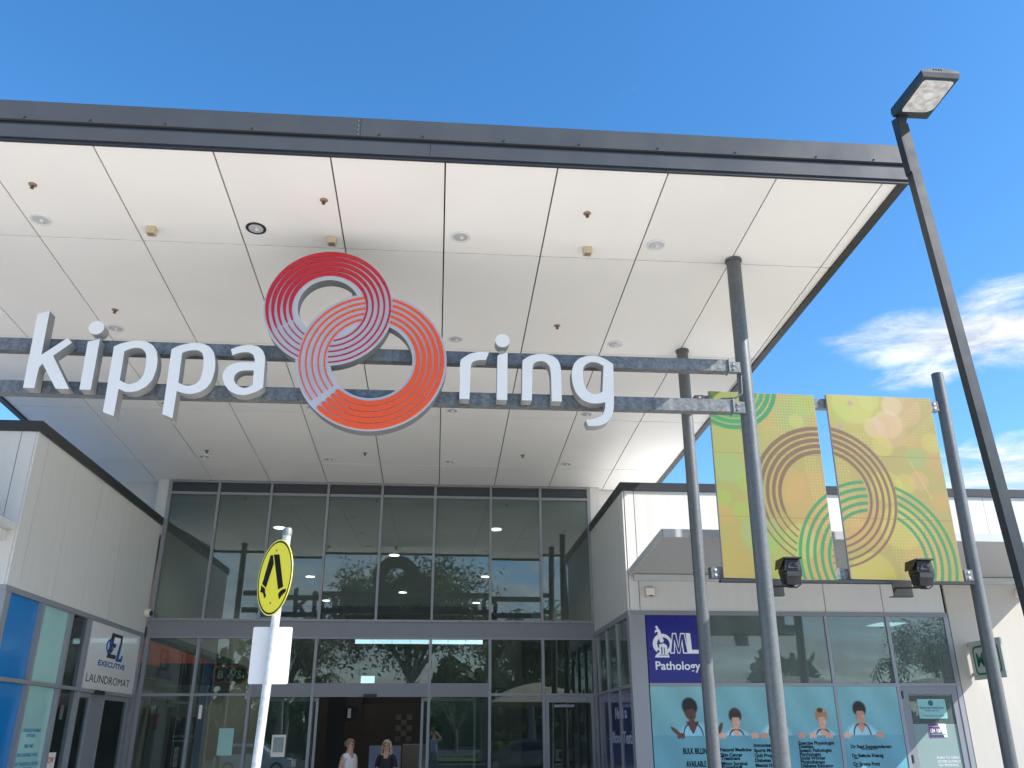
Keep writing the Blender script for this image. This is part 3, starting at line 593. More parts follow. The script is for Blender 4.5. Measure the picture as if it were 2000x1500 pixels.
def banner_fn(X, Z):
    c = np.ones(X.shape+(3,))*np.array((200, 182, 104.0))
    t = np.clip((5.4-X)/1.6, 0, 1)*np.clip((Z-4.0)/1.6, 0, 1)
    c = over(c, t, (160, 190, 95), 0.75)
    c = over(c, np.clip((4.9-Z)/1.3, 0, 1)*np.clip((4.75-X)/0.6, 0, 1), (200, 178, 90), 0.8)
    c = over(c, soft(np.hypot(X-6.1, Z-6.3)-0.55, 0.5), (225, 220, 100), 0.6)
    for x, z, r, k in BLOB:
        c = over(c, soft(np.hypot(X-x, Z-z)-r, 0.03), COLS[k], 0.8 if k == 'v' else 0.34 if k == 'o' else 0.46)
    # dotted halftone patches
    U, V = X/0.044, Z/0.044
    dots = ((U % 1-0.5)**2+(V % 1-0.5)**2 < 0.075)
    ms = ((X > 4.55)*(X < 5.45)*(np.abs(Z-6.25+0.9*(X-4.6)*0.4) < 0.45)) | (np.abs(X-5.33+0.12*(Z-4.9)) < 0.10)*(Z > 4.1)*(Z < 5.75) | (np.abs(X-5.72-0.1*(5.2-Z)) < 0.12)*(Z > 4.3)*(Z < 5.5)
    ms = ms | ((X > 6.55)*(Z > 5.55)*(((X*0.8-Z*0.9) % 0.33) < 0.17)) | ((X > 6.2)*(Z < 4.55)*(X-6.2 > (4.55-Z)*0.35-0.1)*(X < 7.0)) | ((X > 5.9)*(X < 6.5)*(np.abs(Z-5.55) < 0.16))
    c = over(c, dots*ms, (236, 222, 130), 0.6)
    # brown ring strokes
    def ring(c, cx, cz, ro, ri, n, a0, wf, col, al, clipfn=None):
        rho = np.hypot(X-cx, Z-cz); th = np.degrees(np.arctan2(Z-cz, X-cx)); tt = (a0-th) % 360
        pitch = (ro-ri)/(n-0.15)
        w = np.interp(tt, [0, 8, 60, 120, 190, 250, 360], wf)*pitch
        for k in range(n):
            m = soft(np.abs(rho-(ro-pitch*(k+0.45)))-w/2)
            if clipfn is not None: m = m*clipfn
            c = over(c, m, col, al)
        return c
    inr = (np.hypot(X-5.44, Z-4.76) < 1.05)*(np.hypot(X-5.44, Z-4.76) > 0.62)
    c = ring(c, 6.08, 3.86, 1.16, 0.66, 5, -140, [.45]*7, (70, 165, 105), 0.9, 1-inr*(X > 5.62))
    ing = (np.hypot(X-6.08, Z-3.86) < 1.16)*(np.hypot(X-6.08, Z-3.86) > 0.66)
    c = ring(c, 5.44, 4.76, 1.065, 0.63, 5, 205, [.22, .5, .66, .68, .5, .36, .24], (140, 100, 78), 0.85, 1-ing*(X < 5.5))
    rho = np.hypot(X-4.2, Z-6.42); 
    for k, col in ((0.66, (55, 165, 110)), (0.57, (60, 170, 115)), (0.48, (70, 175, 115)), (0.38, (80, 175, 110))):
        c = over(c, soft(np.abs(rho-k)-0.032), col, 0.9)
    for zz in (5.37, 4.44): c = over(c, soft(np.abs(Z-zz)-0.005, 0.006), (150, 120, 60), 0.5)
    d = np.abs((X-6.79)+0.42*(Z-5.28)); c = over(c, soft(d-0.008)*(Z < 5.33)*(Z > 4.76), (235, 215, 110), 0.8)
    return c
BT = []
for (a, b), lab in zip(XB, ('left banner panel with green arcs and orange circles, hung between galvanised posts', 'right banner panel with brown and green ring stripes, hung between galvanised posts')):
    t = thing('banner', lab, 'banner', ((a+b)/2, 11.56, ZB[0]), 'patterned banner panels')
    BT.append(t)
    grid_print('printed_face', M_print, t, a+0.004, b-0.004, ZB[0]+0.004, ZB[1]-0.004, 11.499, 0.0075, banner_fn, BANNER_INK)
    box('tray', M_alu, t, a, b, 11.5, 11.548, ZB[0], ZB[1])
for t in BT: t.rotation_euler = (0, 0.014, 0); t.location.x -= 0.018      # the pair hangs a touch out of plumb
for z0, z1, nm in ((6.12, 6.27, 'upper'), (3.60, 3.75, 'lower')):
    t = thing('banner_rail', nm+' galvanised rail behind the banner panels', 'rail', (5.5, 11.6, z0), 'rails behind the banners')
    box('hollow_section', M_gal, t, 3.68, 7.42, 11.552, 11.652, z0, z1)
    for x in (3.75, 7.36):
        box('cleat', M_gal, t, x-0.06, x+0.06, 11.536, 11.549, z0, z1)
        for zz in (z0+0.04, z1-0.04): MB().rev((x, 11.535, zz), [(0.018, 0), (0.016, 0.012)], 6, nrm=(0, -1, 0)).build('bolt', M_white, t)
br = tag(box('banner_sill', M_char2, None, 3.80, 7.40, 11.50, 11.60, 3.545, 3.580), 'dark steel angle running along the foot of both banner panels', 'rail')
# floodlights on arms below the banners
def flood(x, label):
    y, z = 11.05, 3.55
    t = thing('floodlight', label, 'floodlight', (x, 11.45, 3.4), 'black floodlights below the banners')
    mb = MB(); mb.box(x-0.24, x+0.03, 11.42, 11.44, 3.36, 3.545); mb.box(x-0.28, x+0.03, 11.40, 11.50, 3.352, 3.358); mb.box(x-0.29, x-0.20, 11.445, 11.50, 3.536, 3.544); mb.build('bracket', M_black, t)
    MB().tube([(x-0.20, 11.42, 3.47), (x-0.05, 11.2, 3.44), (x+0.02, 11.05, 3.42)], 0.014, 8).build('arm', M_black, t)
    MB().tube([(x-0.125, y, z+0.02), (x-0.12, y, z-0.10), (x-0.06, y, z-0.145), (x+0.06, y, z-0.145), (x+0.12, y, z-0.10), (x+0.125, y, z+0.02)], 0.010, 8).build('yoke', M_black, t)
    # lower gear box, tapering, then glazed head and a pitched hood
    mb = MB(); mb.prism([(x-0.085, y-0.06, z-0.11), (x+0.085, y-0.06, z-0.11), (x+0.085, y+0.12, z-0.10), (x-0.085, y+0.12, z-0.10)],
                        [(x-0.11, y-0.10, z+0.04), (x+0.11, y-0.10, z+0.04), (x+0.11, y+0.14, z+0.05), (x-0.11, y+0.14, z+0.05)]); mb.build('gear_case', M_black, t)
    box('rib', M_char2, t, x-0.10, x+0.10, y-0.118, y-0.103, z-0.02, z+0.045)
    mb = MB(); mb.prism([(x-0.115, y-0.10, z+0.055), (x+0.115, y-0.10, z+0.055), (x+0.115, y+0.14, z+0.055), (x-0.115, y+0.14, z+0.055)],
                        [(x-0.10, y-0.09, z+0.20), (x+0.10, y-0.09, z+0.20), (x+0.10, y+0.14, z+0.20), (x-0.10, y+0.14, z+0.20)]); mb.build('head', M_black, t)
    arc = [(0.075*math.cos(R(a)), 0.07*math.sin(R(a))) for a in range(0, 181, 15)]
    plate('dome_rim', [arc, [(p[0]*0.82, p[1]*0.82+0.008) for p in arc]], (x, y-0.103, z+0.085), 'front', 0.012, M_char, t)
    mb = MB(); mb.prism([(x-0.15, y-0.02, z+0.10), (x-0.13, y-0.14, z+0.205), (x-0.13, y+0.16, z+0.205), (x-0.15, y+0.16, z+0.10)],
                        [(x-0.142, y-0.02, z+0.10), (x-0.118, y-0.14, z+0.215), (x-0.118, y+0.16, z+0.215), (x-0.142, y+0.16, z+0.10)])
    mb.box(x-0.128, x+0.112, y-0.145, y+0.16, z+0.207, z+0.225); mb.build('hood', M_black, t)
flood(4.60, 'black floodlight on a bracket below the left banner')
flood(6.40, 'black floodlight on a bracket below the right banner')

# ------------------------------------------------------------------ lamp post
LY = 6.47
lp = thing('lamp_post', 'tall slate grey square lamp post with a big flat lantern leaning over the canopy corner', 'lamp post', (4.70, LY, 0))
def lx(z): return 4.690-z*0.0455
def sq(z, h=0.045): x = lx(z); return [(x-h, LY-h, z), (x+h, LY-h, z), (x+h, LY+h, z), (x-h, LY+h, z)]
mb = MB(); mb.prism(sq(-0.01), sq(7.115)); mb.build('pole', M_lampp, lp)
box('base_plate', M_gal, lp, 4.52, 4.88, LY-0.18, LY+0.18, 0.001, 0.022)
mb = MB(); xa, xb = lx(6.55)-0.047, lx(7.2)-0.047
mb.prism([(xa-0.010, LY-0.045, 6.55), (xa, LY-0.045, 6.55), (xa, LY+0.045, 6.55), (xa-0.010, LY+0.045, 6.55)], [(xb-0.010, LY-0.045, 7.175), (xb, LY-0.045, 7.175), (xb, LY+0.045, 7.205), (xb-0.010, LY+0.045, 7.205)])
mb.build('side_strap', M_lampp, lp)
mb = MB(); x = lx(7.12)
mb.prism([(x-0.036, LY-0.03, 7.117), (x+0.036, LY-0.03, 7.117), (x+0.036, LY+0.04, 7.117), (x-0.036, LY+0.04, 7.117)], [(x-0.03, LY-0.05, 7.208), (x+0.06, LY-0.05, 7.208), (x+0.06, LY+0.03, 7.208), (x-0.03, LY+0.03, 7.208)]); mb.build('arm', M_lampp, lp)
zb = 7.21
ox0, ox1, oy0, oy1 = 4.30, 4.645, 5.90, 6.465
mb = MB(); mb.prism([(ox0, oy0, zb), (ox1, oy0, zb), (ox1, oy1, zb), (ox0, oy1, zb)], [(ox0-0.01, oy0-0.01, zb+0.05), (ox1+0.01, oy0-0.01, zb+0.05), (ox1+0.01, oy1+0.01, zb+0.06), (ox0-0.01, oy1+0.01, zb+0.06)]); mb.build('lantern_body', M_lampp, lp)
mb = MB(); k = 7
A = [(ox0-0.01+(ox1-ox0+0.02)*i/k, oy0-0.008, zb+0.052+0.05*math.sin(math.pi*(0.12+0.76*i/k))) for i in range(k+1)]
mb.prism([(ox0-0.01, oy0-0.008, zb+0.0515)]+A+[(ox1+0.01, oy0-0.008, zb+0.0515)], [(ox0-0.01, oy1, zb+0.0615)]+[(p[0], oy1, p[2]+0.03) for p in A]+[(ox1+0.01, oy1, zb+0.0615)])
mb.build('lantern_lid', M_lampp, lp)
for i in range(4): box('vent_slot', M_black, lp, 4.41+i*0.024, 4.422+i*0.024, oy0-0.012, oy0-0.0085, zb+0.08, zb+0.095)
rc = []
for cx, cy, a0, r_ in ((ox0+0.065, oy0+0.075, 180, 0.028), (ox1-0.062, oy0+0.075, 270, 0.028), (ox1-0.105, oy1-0.19, 0, 0.075), (ox0+0.065, oy1-0.135, 90, 0.028)):
    rc += [(cx+r_*math.cos(R(a0+t)), cy+r_*math.sin(R(a0+t))) for t in range(0, 91, 18)]
mb = MB(); mb.prism([(p[0], p[1], zb-0.006) for p in rc], [(p[0], p[1], zb-0.001) for p in rc]); mb.build('glass_lens', M_lens, lp)
ccx = sum(p[0] for p in rc)/len(rc); ccy = sum(p[1] for p in rc)/len(rc)
rim = MB()
for i in range(len(rc)):
    p, q = rc[i], rc[(i+1) % len(rc)]; o = lambda s: (s[0]+(s[0]-ccx)*0.07, s[1]+(s[1]-ccy)*0.05)
    rim.prism([(*p, zb-0.008), (*q, zb-0.008), (*o(q), zb-0.008), (*o(p), zb-0.008)], [(*p, zb-0.0005), (*q, zb-0.0005), (*o(q), zb-0.0005), (*o(p), zb-0.0005)])
rim.build('lens_rim', mat('pale_gasket', (0.6, 0.64, 0.62), 0.3), lp)
MB().rev((ccx, ccy, zb-0.0065), [(0.055, 0), (0.045, -0.010), (0.02, -0.015)], 18).build('bulb', mat('frosted_bulb', (0.7, 0.7, 0.68), 0.25), lp)

# ------------------------------------------------------------------ pedestrian crossing sign
xs = thing('crossing_sign', 'yellow round pedestrian crossing sign with walking legs on a galvanised pole', 'road sign', (-1.30, 7.0, 0))
def pxp(z): return -1.348+z*0.0365
MB().cyl((pxp(0), 7.0, -0.01), (pxp(3.17), 7.0, 3.17), 0.033, n=20).build('pole', galv('bright_galvanised', (0.36, 0.38, 0.40), (0.62, 0.64, 0.66), metal=0.2), xs)
MB().rev((pxp(3.17), 7.0, 3.171), [(0.037, -0.05), (0.037, 0.0), (0.03, 0.012), (0.004, 0.016)], 20).build('pole_cap', M_gal, xs)
dn = Vector((-math.sin(R(54)), -math.cos(R(54)), 0.0)); du = Vector((math.cos(R(54)), -math.sin(R(54)), 0)); 
dc = Vector((pxp(2.78)-0.045, 7.0-0.02, 2.785))
DF = (du, dn)
def disc(r, lift, th, m, nm):
    mb = MB(); mb.rev(dc+dn*lift, [(r, 0), (r, th)], 64, nrm=dn); return mb.build(nm, m, xs)
disc(0.295, 0.0, 0.004, M_yel, 'sign_plate'); 
def annul(ro, ri, lift, m, nm): plate(nm, [circ((0, 0), ro, 64), circ((0, 0), ri, 64)], dc+dn*lift, DF, 0.0012, m, xs)
annul(0.285, 0.272, 0.0044, M_ink, 'black_border')
annul(0.2945, 0.2895, 0.0044, mat('pale_edge', rgb(225, 225, 150), 0.4), 'pale_border')
sq_ = 0.292
for pts in ([(-0.37, 0.65), (-0.22, 0.63), (-0.12, 0.39), (-0.46, -0.22), (-0.71, -0.09)], [(-0.17, 0.64), (0.17, 0.59), (0.57, -0.32), (0.29, -0.36)]):
    plate('leg_symbol', [[(p[0]*sq_, p[1]*sq_) for p in pts]], dc+dn*0.0044, DF, 0.0012, M_ink, xs)
for pts in ([(-0.75, -0.12), (-0.49, -0.25), (-0.49, -0.33), (-0.39, -0.45), (-0.49, -0.50), (-0.6, -0.35), (-0.78, -0.30)], [(0.74, -0.39), (0.75, -0.47), (0.56, -0.53), (0.4, -0.63), (0.32, -0.49), (0.39, -0.43), (0.52, -0.39)]):
    plate('shoe_symbol', [[(p[0]*sq_, p[1]*sq_) for p in pts]], dc+dn*0.0044, DF, 0.0012, M_ink, xs)
for q in ((-0.03, 0.73), (-0.09, -0.67)): MB().rev(dc+dn*0.004+du*(q[0]*sq_)+Vector((0, 0, q[1]*sq_)), [(0.011, 0), (0.007, 0.005)], 10, nrm=dn).build('bolt', M_gal, xs)
def rrect(x0, x1, z0, z1, r=0.012):
    o = []
    for cx, cz, a in ((x1-r, z1-r, 0), (x0+r, z1-r, 90), (x0+r, z0+r, 180), (x1-r, z0+r, 270)):
        o += [(cx+r*math.cos(R(a+t)), cz+r*math.sin(R(a+t))) for t in (0, 30, 60, 90)]
    return o
plate('blank_plate', [rrect(-1.427, -1.128, 1.993, 2.413)], (0, 7.042, 0), 'front', 0.003, M_white, xs)

# ------------------------------------------------------------------ entrance curtain wall
YC = 18.21
cw = thing('entrance_glazing', 'tall glazed entrance wall with silver mullions and sliding doors', 'glass wall', (-1.27, YC, 0))
MXT = [-5.71, -4.70, -3.605, -2.415, -1.27, -0.135, 1.063, 2.14, 3.205]
MXB = [-5.71, -4.715, -3.63, -2.42, -0.14, 1.065, 2.145, 3.205]
SG = sf(18.2)
def mull(x, z0, z1, w=0.05, y0=YC-0.06, nm='mullion', m=None): box(nm, m or M_alu, cw, x-w/2, x+w/2, y0, YC+0.06, z0, z1)
for i, x in enumerate(MXT): mull(x, 3.823, SG-0.052, 0.05 if 0 < i < 8 else 0.07)
def trans(x0, x1, z0, z1, y0=YC-0.055, m=None, nm='transom'): box(nm, m or M_alu, cw, x0, x1, y0, YC+0.055, z0, z1)
trans(-5.745, 3.24, SG-0.05, SG-0.004)
for a, b in zip(MXT[:-1], MXT[1:]): trans(a+0.03, b-0.03, 6.375, 6.425)
trans(-5.745, 3.24, 3.778, 3.822, YC-0.075)
trans(-5.745, 3.24, 3.485, 3.776, YC-0.05, M_grey, 'head_band')
trans(-5.745, 3.24, 3.445, 3.483, YC-0.055)
for a, b in zip(MXT[:-1], MXT[1:]):
    box('spandrel_pane', M_span, cw, a+0.027, b-0.027, YC-0.006, YC+0.006, 6.427, SG-0.053)
    box('pane', M_glass, cw, a+0.027, b-0.027, YC-0.006, YC+0.006, 3.825, 6.373)
for i, x in enumerate(MXB): mull(x, 0.0, 3.443, 0.055 if 0 < i < 7 else 0.07)
def pane(x0, x1, z0, z1, m=None): box('pane', m or M_shop, cw, x0, x1, YC-0.006, YC+0.006, z0, z1)
for i in (0, 1, 2, 3, 4, 5, 6):
    a, b = MXB[i]+0.03, MXB[i+1]-0.03
    if i in (0, 1, 5, 6):
        trans(a, b, 2.365, 2.41); pane(a, b, 2.412, 3.443)
    else:
        trans(a, b, 2.345, 2.60, YC-0.06, M_grey, 'door_header'); pane(a, b, 2.602, 3.443)
mull(-2.42+0, 0, 0.001)
for i in (0, 1, 2, 5): 
    a, b = MXB[i]+0.03, MXB[i+1]-0.03; pane(a, b, 0.06, 2.343 if i == 2 else 2.363); trans(a, b, 0.0, 0.058)
# sliding leaves parked either side of the opening
for a, b in ((-2.30-1.1, -2.30), (-0.29, 0.80)):
    lf = MB(); y0, y1 = YC+0.075, YC+0.115
    lf.box(a, a+0.05, y0, y1, 0.02, 2.335); lf.box(b-0.05, b, y0, y1, 0.02, 2.335); lf.box(a+0.05, b-0.05, y0, y1, 2.27, 2.335); lf.box(a+0.05, b-0.05, y0, y1, 0.02, 0.10)
    d = lf.build('sliding_door', M_alu, cw); box('door_pane', M_shop, d, a+0.05, b-0.05, y0+0.014, y0+0.024, 0.10, 2.27)
a, b = MXB[4]+0.03, MXB[5]-0.03; pane(a, b, 0.06, 2.343); trans(a, b, 0.0, 0.058)
box('door_sensor', M_black, cw, -1.42, -1.16, YC-0.13, YC-0.062, 2.335, 2.395)
# hinged door at the right
a, b = MXB[6]+0.032, MXB[7]-0.04
lf = MB(); lf.box(a, a+0.07, YC-0.05, YC, 0.01, 2.36); lf.box(b-0.07, b, YC-0.05, YC, 0.01, 2.36); lf.box(a+0.07, b-0.07, YC-0.05, YC, 2.24, 2.36); lf.box(a+0.07, b-0.07, YC-0.05, YC, 0.01, 0.16)
d = lf.build('hinged_door', M_alu, cw); box('door_pane', M_shop, d, a+0.07, b-0.07, YC-0.03, YC-0.02, 0.16, 2.24); box('handle', M_alu, d, b-0.065, b-0.03, YC-0.11, YC-0.055, 0.95, 1.35)
box('door_closer', M_alu, d, 2.35, 2.75, YC-0.075, YC-0.052, 2.15, 2.20)
for x in (-5.2, -4.15, -3.0, -1.85, -0.7, 0.45, 1.6, 2.7):
    box('weep_slot', M_black, cw, x-0.03, x+0.03, YC-0.0775, YC-0.0755, 3.787, 3.793)
# white side piers and upper walls beside the glazing
pier = thing('pier_wall', 'pale wall strip and return left of the entrance glazing below the canopy', 'wall', (-6.2, 18.3, 0))
box('pier', M_clad, pier, -5.97, -5.748, 18.17, 18.5, 5.5, SG-0.004); box('upper_wall', M_clad, pier, -7.6, -5.972, 18.36, 18.5, 5.5, sf(18.36)-0.003)
pier = thing('pier_wall', 'pale wall strip and return right of the entrance glazing below the canopy', 'wall', (3.6, 18.3, 0))
box('pier', M_clad, pier, 3.243, 3.45, 18.17, 18.5, 5.5, SG-0.004); box('upper_wall', M_clad, pier, 3.452, 5.3, 18.36, 18.5, 5.5, sf(18.36)-0.003)
hall = thing('mall_roof', 'pale mall building roof behind the entrance canopy', 'building', (-1.2, 26, 6.4))
box('roof_sheet', M_roof, hall, -7.6, 5.3, 18.5, 36.0, 6.42, 6.75)
box('rear_wall', M_clad, hall, -16, -6.3, 34.4, 34.6, 0, 5.6); box('rear_wall', M_clad, hall, 3.8, 16, 34.4, 34.6, 0, 5.6)
# notices taped to the glass
for x0, x1, z0, z1, ln in ((-4.13, -3.85, 1.30, 1.78, 'pale green notice sheet taped to the entrance glass left of the crossing sign'), (-3.12, -2.86, 1.27, 1.66, 'white notice in a dark frame taped to the glass beside the open door')):
    t = thing('notice', ln, 'notice', (x0, YC-0.01, z0), 'notices on the entrance glass')
    box('sheet', M_aqua if x0 < -4 else M_white, t, x0, x1, YC-0.0095, YC-0.0075, z0, z1)
    if x0 > -4: box('panel', M_frost, t, x0+0.03, x1-0.03, YC-0.0115, YC-0.0097, z0+0.08, z1-0.04)
tag(box('push_plate_sign', M_white, None, -4.80+0.24, -4.80+0.30, YC-0.0115, YC-0.0075, 1.95, 2.2), 'small white upright sticker on the entrance glass', 'sticker')

# ------------------------------------------------------------------ left wing (laundromat)
XW = -5.78
lw = thing('left_wing', 'low white clad wing with dark capping left of the entrance', 'building', (-9, 15, 0))
ys = [12.2, 12.556, 13.66, 14.777, 16.034, 17.169, 18.145]
for a, b in zip(ys[:-1], ys[1:]): box('cladding_panel', M_clad, lw, XW-0.03, XW, a+0.006, b-0.006, 3.53, 5.69)
for a, b in ((-6.012, XW-0.032), (-7.1, -6.02), (-8.3, -7.108), (-9.6, -8.308)): box('cladding_panel', M_clad, lw, a, b-0.002, 12.2, 12.23, 3.53, 5.69)
box('backing_wall', M_gap, lw, -13.0, XW-0.033, 12.235, 18.16, 3.49, 5.66)
mb = MB(); mb.box(XW-0.25, XW+0.035, 12.165, 18.14, 5.693, 5.845); mb.box(-13, XW-0.252, 12.165, 12.45, 5.693, 5.845); mb.build('capping', M_char2, lw)
box('roof_sheet', M_roof, lw, -13, XW-0.255, 12.46, 18.35, 5.665, 5.70)
# shopfront frame on the side wall
def lbar(y0, y1, z0, z1, nm='transom', d=0.02, m=None): box(nm, m or M_alu, lw, XW-0.10, XW+d, y0, y1, z0, z1)
lbar(12.2, 18.14, 3.455, 3.526, 'head_rail', 0.005)
lbar(12.2, 12.35, 0, 3.453, 'corner_post')
lbar(17.98, 18.14, 0, 3.453, 'end_post')
lbar(12.352, 15.29, 2.325, 2.378); lbar(15.30, 17.98, 2.318, 2.375, 'door_head')
for y in (13.42, 14.512, 15.315): lbar(y-0.045, y+0.045, 2.38, 3.453, 'mullion'); lbar(y-0.045, y+0.045, 0, 2.323, 'mullion')
def lpane(y0, y1, z0, z1, m, nm='pane'): box(nm, m, lw, XW-0.05, XW-0.04, y0, y1, z0, z1)
lpane(12.352, 13.373, 2.38, 3.453, M_bluef, 'blue_pane'); lpane(12.352, 13.373, 0.05, 2.323, M_bluef, 'blue_pane')
lpane(13.467, 14.465, 2.38, 3.453, M_aqua, 'aqua_pane'); aq = box('aqua_pane', M_aqua, lw, XW-0.05, XW-0.04, 13.467, 14.465, 0.05, 2.323)
lpane(14.559, 15.268, 2.38, 3.453, M_shop); lpane(14.559, 15.268, 0.05, 2.323, M_shop)
M_btx = mat('blue_text', rgb(30, 105, 170), 0.5)
for s, z in (('CASHLESS PAYMENT\nOPTIONS', 1.73), ('FREE WIFI', 1.52), ('USB CHARGING PORTS', 1.405), ('GIANT WASHERS & DRYERS\nSTAINLESS STEEL', 1.285)):
    text(s, (XW-0.04, 13.95, z-0.03), 'east', 0.068, M_btx, lw, align='CENTER', bold=0.01)
# laundromat doors
for a, b in ((15.36, 15.98), (16.57, 17.90)):
    lf = MB(); x0, x1 = XW-0.075, XW-0.02
    lf.box(x0, x1, a, a+0.06, 0.02, 2.315); lf.box(x0, x1, b-0.06, b, 0.02, 2.315); lf.box(x0, x1, a+0.06, b-0.06, 2.24, 2.315); lf.box(x0, x1, a+0.06, b-0.06, 0.02, 0.12)
    d = lf.build('shop_door', M_alu, lw); box('door_pane', M_shop, d, XW-0.052, XW-0.044, a+0.06, b-0.06, 0.12, 2.24)
box('door_jamb', M_grey, lw, XW-0.095, XW-0.03, 15.985, 16.565, 0.0, 2.315)
box('door_sensor', M_black, lw, XW+0.022, XW+0.08, 15.95, 16.30, 2.30, 2.365)
shop = thing('laundromat_room', 'dim laundromat interior behind the left shop glass', 'room', (-9, 15, 0))
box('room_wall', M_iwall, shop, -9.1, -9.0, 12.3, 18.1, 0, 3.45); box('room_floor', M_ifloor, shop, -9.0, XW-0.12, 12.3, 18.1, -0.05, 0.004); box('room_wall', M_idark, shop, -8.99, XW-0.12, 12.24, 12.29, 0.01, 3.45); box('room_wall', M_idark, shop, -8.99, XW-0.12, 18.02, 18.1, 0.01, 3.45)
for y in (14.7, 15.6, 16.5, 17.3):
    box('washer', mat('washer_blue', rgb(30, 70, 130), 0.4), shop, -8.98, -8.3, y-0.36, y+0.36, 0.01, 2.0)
sg = thing('laundromat_sign', 'white EXECUTIVE LAUNDROMAT sign panel above the shop door', 'sign', (XW, 16.7, 2.375))
box('panel', mat('white_sign_film', (0.72, 0.72, 0.72), 0.15, var=0.02, coat=0.5), sg, XW-0.035, XW-0.012, 15.365, 17.975, 2.38, 3.452)
SX = XW-0.012
M_br = mat('dark_brown_ink', rgb(62, 44, 48), 0.5); M_bl2 = mat('royal_blue_ink', rgb(18, 84, 160), 0.5)
Epoly = [(0, 0), (0.42, 0), (0.45, 0.10), (0.17, 0.10), (0.20, 0.27), (0.36, 0.27), (0.38, 0.36), (0.22, 0.36), (0.245, 0.52), (0.56, 0.52), (0.56, 0.36), (0.66, 0.36), (0.66, 0.60), (0.10, 0.60)]
plate('letter_mark', [[(p[0]*1.02, p[1]*0.72) for p in Epoly]], (SX, 16.34, 2.925), 'east', 0.002, M_br, sg)
plate('letter_mark', [[(0.0, 0), (0.33, 0), (0.37, 0.11), (0.27, 0.11), (0.26, 0.055), (0.165, 0.055), (0.225, 0.29), (0.105, 0.29)]], (SX, 16.79, 2.90), 'east', 0.0025, M_bl2, sg)
plate('ring_mark', [[(0.19*math.cos(R(a)), 0.128*math.sin(R(a))) for a in range(0, 360, 12)], [(0.135*math.cos(R(a)), 0.088*math.sin(R(a))) for a in range(0, 360, 12)]], (SX, 16.43, 3.12), 'east', 0.0032, M_bl2, sg)
plate('ring_mark', [[(0.045*math.cos(R(a))+0.03*math.sin(R(a)*2), 0.085*math.sin(R(a))) for a in range(0, 360, 20)]], (SX, 16.43, 3.12), 'east', 0.0034, M_bl2, sg)
text('EXECUTIVE', (SX, 15.98, 2.775), 'east', 0.125, M_bl2, sg, width=1.36, bold=0.03)
text('LAUNDROMAT', (SX, 15.54, 2.49), 'east', 0.19, M_ink, sg, width=2.18, bold=-0.006)
ns = thing('open_sign', 'white NOW OPEN card with red letters in the laundromat window', 'sign', (XW-0.03, 14.73, 1.0))
box('card', M_white, ns, XW-0.037, XW-0.031, 14.53, 14.95, 1.0, 1.415)
M_rdt = mat('red_text', rgb(190, 30, 40), 0.5)
text('NOW', (XW-0.031, 14.74, 1.27), 'east', 0.12, M_rdt, ns, align='CENTER', bold=0.02); text('OPEN', (XW-0.031, 14.74, 1.10), 'east', 0.12, M_rdt, ns, align='CENTER', bold=0.02)
cam1 = thing('security_camera', 'white dome security camera on the left wing wall beside the glazing', 'camera', (XW, 18.03, 3.9))
MB().rev((XW+0.001, 18.03, 3.905), [(0.085, 0), (0.085, 0.07), (0.07, 0.085)], 20, nrm=(1, 0, 0)).build('housing', M_white, cam1)
MB().rev((XW+0.088, 18.03, 3.90), [(0.055, 0), (0.045, 0.03), (0.02, 0.05)], 18, nrm=(1, 0, 0)).build('dome', M_black, cam1)
# awning stub on the front of the left wing
la = thing('shop_awning', 'pale steel awning end at the front corner of the left wing', 'awning', (-7.5, 12.0, 4.13))
box('awning_roof', M_clad, la, -11, -5.83, 11.2, 12.195, 4.26, 4.36); box('awning_beam', M_clad, la, -11, -5.92, 12.02, 12.195, 4.12, 4.255)
box('left_shop_glazing', M_frost, lw, -13, -5.93, 12.25, 12.27, 0.05, 3.45); box('front_pier', M_alu, lw, -5.925, XW-0.105, 12.2, 12.30, 0, 3.453)
box('front_head', M_alu, lw, -13, -5.927, 12.195, 12.24, 3.456, 3.527)

# ------------------------------------------------------------------ right wing (pathology)
XR_, YR = 3.22, 14.8
rwg = thing('right_wing', 'low white clad wing with dark capping and shop windows right of the entrance', 'building', (8, 16, 0))
fx = [3.255, 3.43, 4.56, 5.65, 6.70, 7.745, 8.86, 10.0, 11.2, 12.4, 13.6]
for i, (a, b) in enumerate(zip(fx[:-1], fx[1:])):
    if b <= 8.87: box('cladding_panel', M_clad, rwg, a+0.006, b-0.006, YR, YR+0.03, 3.595, 5.69)
    else: box('cladding_panel', M_clad, rwg, a+0.004, b-0.004, YR, YR+0.03, 4.32, 5.69)
for a, b in ((YR+0.002, 15.10), (15.10, 16.22), (16.22, 17.34), (17.34, 18.145)): box('cladding_panel', M_clad, rwg, XR_, XR_+0.03, a+0.006, b-0.006, 3.595, 5.69)
box('backing_wall', M_gap, rwg, XR_+0.034, 13.6, YR+0.034, 18.16, 3.56, 5.66)
mb = MB(); mb.box(XR_-0.035, XR_+0.25, YR-0.035, 18.14, 5.693, 5.842); mb.box(XR_+0.252, 13.7, YR-0.035, YR+0.25, 5.693, 5.842); mb.build('capping', M_char2, rwg)
box('roof_sheet', M_roof, rwg, XR_+0.255, 13.7, YR+0.255, 18.35, 5.665, 5.70)
box('render_wall', M_render, rwg, 8.90, 13.6, YR-0.015, YR+0.03, 0.0, 4.31)
def rbar(x0, x1, z0, z1, nm='transom', m=None, d=0.02): box(nm, m or M_alu, rwg, x0, x1, YR-d, YR+0.06, z0, z1)
rbar(3.26, 8.88, 3.52, 3.592, 'head_rail', M_grey)
rbar(3.22, 3.495, 0, 3.518, 'corner_post')
